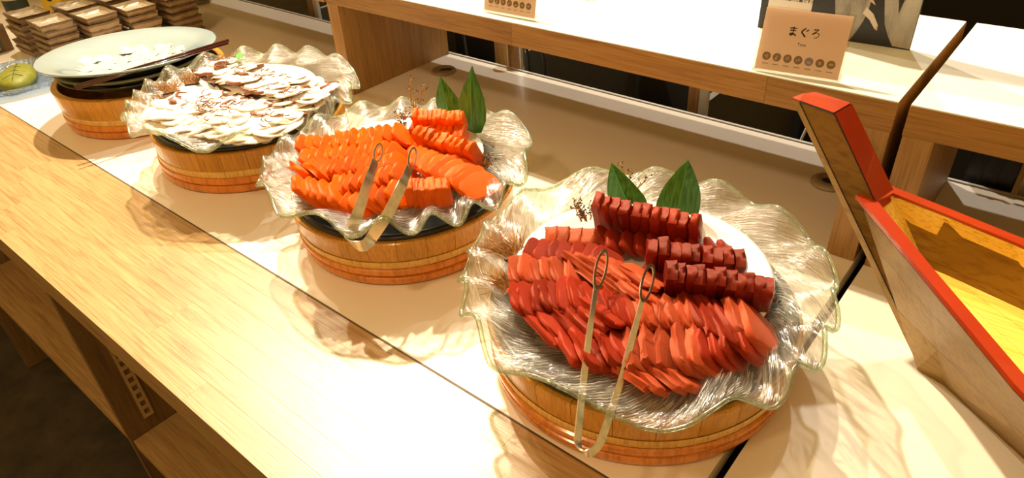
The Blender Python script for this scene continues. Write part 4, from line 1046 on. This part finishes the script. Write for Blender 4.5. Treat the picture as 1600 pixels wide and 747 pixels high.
# black edging lines
for a_, b_, r_ in ((Vector(top[2]) + Vector((0, 0, .003)), low(top[2], .2), .0010), (Vector(top[1]), low(top[1], .01), .0009), (Vector(top[1]) + Vector((0, 0, .001)), Vector(top[2]) + Vector((0, 0, .001)), .0012), (Vector(top[2]) + Vector((0, 0, .001)), Vector(top[3]) + Vector((0, 0, .001)), .0010)):
    B().tube([lo(a_), lo(b_)], r_, 6).build('black_edging', M['black'], bt)
# stations: left gunwale outer, right gunwale outer at z=.20; chines at z=.004
HG = .20
GL = [Vector((-.167, .889, HG)), Vector((-.055, .760, HG)), Vector((.056, .630, HG)), Vector((.19, .50, HG)), Vector((.42, .335, HG)), Vector((.70, .19, HG))]
GR = [Vector((-.139, .932, HG)), Vector((-.062, .912, HG)), Vector((.021, .890, HG)), Vector((.20, .835, HG)), Vector((.50, .700, HG)), Vector((.86, .50, HG))]
CL = [Vector((-.030, .832, .004)), Vector((.004, .822, .004)), Vector((.105, .752, .004)), Vector((.25, .60, .004)), Vector((.48, .43, .004)), Vector((.75, .28, .004))]
CR = [Vector((-.024, .850, .004)), Vector((.02, .856, .004)), Vector((.11, .835, .004)), Vector((.24, .755, .004)), Vector((.50, .60, .004)), Vector((.82, .42, .004))]
def wall(G, Cc, name, mat, th, side):
    """planked hull side, three strakes"""
    for k, (f0, f1) in enumerate(((0, .3330), (.3345, .6660), (.6675, .965))):
        q = B(); pr = None
        for g, c in zip(G, Cc):
            a_, b_ = c.lerp(g, f0), c.lerp(g, f1); d = Vector((g.y - c.y, -(g.x - c.x), 0)); nin = Vector((side[0], side[1], 0)).normalized() * th
            r = [q.bm.verts.new(lo(v)) for v in (a_, b_, b_ + nin, a_ + nin)]
            if pr:
                for i in range(4): q.bm.faces.new((pr[i], pr[(i + 1) % 4], r[(i + 1) % 4], r[i]))
            else: q.bm.faces.new(r)
            pr = r
        q.bm.faces.new(pr[::-1]); q.build('hull_plank', mat, bt)
wall(GL, CL, 'hull_plank', M['gold'], .010, (.55, .6))
wall(GR, CR, 'hull_plank', M['gold'], .010, (-.4, -.8))
q = B(); bot = [lo(c + Vector((0, 0, .001))) for c in CL] + [lo(c + Vector((0, 0, .001))) for c in CR[::-1]]; q.prism([p - Vector((0, 0, .003)) for p in bot], bot); q.build('bottom', M['gold'], bt)
q = B(); q.prism([lo(p) for p in (CL[-1], CR[-1], CR[-1] + Vector((.01, .005, 0)), CL[-1] + Vector((.01, .005, 0)))], [lo(p) for p in (GL[-1], GR[-1], GR[-1] + Vector((.01, .005, 0)), GL[-1] + Vector((.01, .005, 0)))]); q.build('transom', M['gold'], bt)
# red gunwales
def inner_off(G, Gopp, wdt):
    out = []
    for i, g in enumerate(G):
        d = (G[min(i + 1, len(G) - 1)] - G[max(i - 1, 0)]).normalized(); n_ = Vector((-d.y, d.x, 0))
        if n_.dot(Gopp[i] - g) < 0: n_ = -n_
        out.append(g + n_ * wdt)
    return out
wl = .0125
IL, IR = inner_off(GL, GR, wl), inner_off(GR, GL, wl)
IL[0] = at(1371, 314, HG); IR[0] = at(1396, 302, HG)
GL[0] = at(1341, 305, HG)
def strip(O_, I_, name, mat, z0, z1, grow=0):
    q = B(); pr = None
    for o_, i_ in zip(O_, I_):
        e = (o_ - i_).normalized() * grow
        r = [q.bm.verts.new(lo(Vector((v.x, v.y, z)))) for v, z in ((o_ + e, z0), (o_ + e, z1), (i_, z1), (i_, z0))]
        if pr:
            for k in range(4): q.bm.faces.new((pr[k], pr[(k + 1) % 4], r[(k + 1) % 4], r[k]))
        else: q.bm.faces.new(r)
        pr = r
    q.bm.faces.new(pr[::-1]); return q.build(name, mat, bt)
strip(GL, IL, 'gunwale', M['red'], HG - .006, HG, .003); strip(GR, IR, 'gunwale', M['red'], HG - .006, HG, .003)
strip(GL, IL, 'gunwale_underline', M['black'], HG - .0085, HG - .0062, .0015); strip(GR, IR, 'gunwale_underline', M['black'], HG - .0085, HG - .0062, .0015)
q = B(); q.prism([lo(Vector((p.x, p.y, HG - .006))) for p in (GL[0], IL[0], IR[0], GR[0])], [lo(Vector((p.x, p.y, HG + .0006))) for p in (GL[0], IL[0], IR[0], GR[0])]); q.build('bow_deck', M['red'], bt)
# inside: sloping bow panel, side linings, floor boards
ZF = .125
FL = [Vector((-.062, .868, ZF)), Vector((-.02, .80, ZF)), Vector((.075, .69, ZF)), Vector((.20, .56, ZF)), Vector((.43, .40, ZF)), Vector((.70, .26, ZF))]
FR = [Vector((-.058, .882, ZF)), Vector((-.01, .893, ZF)), Vector((.04, .918, ZF)), Vector((.215, .795, ZF)), Vector((.49, .65, ZF)), Vector((.83, .46, ZF))]
FR[1] = Vector((-.012, .893, ZF)); FR[2] = Vector((.040, .876, ZF))
FR = [at(1452, 414, ZF), at(1500, 421, ZF), Vector((.045, .868, ZF)), Vector((.215, .795, ZF)), Vector((.49, .65, ZF)), Vector((.83, .46, ZF))]
FL[0] = at(1450, 420, ZF)
def lining(I_, F_, name):
    q = B(); pr = None
    for i_, f_ in zip(I_, F_):
        a_ = q.bm.verts.new(lo(Vector((i_.x, i_.y, HG - .004)))); b_ = q.bm.verts.new(lo(f_)); d_ = (Vector((i_.x - f_.x, i_.y - f_.y, 0))).normalized() * .002
        c2 = q.bm.verts.new(lo(f_ + d_)); e2 = q.bm.verts.new(lo(Vector((i_.x, i_.y, HG - .004)) + d_)); r = (a_, b_, c2, e2)
        if pr:
            for k in range(4): q.bm.faces.new((pr[k], pr[(k + 1) % 4], r[(k + 1) % 4], r[k]))
        else: q.bm.faces.new(r)
        pr = r
    q.bm.faces.new(pr[::-1]); q.build(name, M['inner'], bt)
lining(IR, FR, 'side_lining'); lining(IL, FL, 'side_lining')
q = B(); a4 = [lo(Vector((IL[0].x, IL[0].y, HG - .004))), lo(FL[0]), lo(FR[0]), lo(Vector((IR[0].x, IR[0].y, HG - .004)))]; bk = Vector((-.004, .002, -.003)); q.prism([p + bk for p in a4], a4); q.build('bow_panel', M['inner'], bt)
for k in range(4):
    f0, f1 = k / 4, (k + 1) / 4 - .004; q = B(); pr = None
    for l_, r_ in zip(FL, FR):
        a_, b_ = l_.lerp(r_, f0), l_.lerp(r_, f1); r = [q.bm.verts.new(lo(v)) for v in (a_ - Vector((0, 0, .006)), a_, b_, b_ - Vector((0, 0, .006)))]
        if pr:
            for i in range(4): q.bm.faces.new((pr[i], pr[(i + 1) % 4], r[(i + 1) % 4], r[i]))
        else: q.bm.faces.new(r)
        pr = r
    q.bm.faces.new(pr[::-1]); q.build('floor_board', M['inner'], bt)
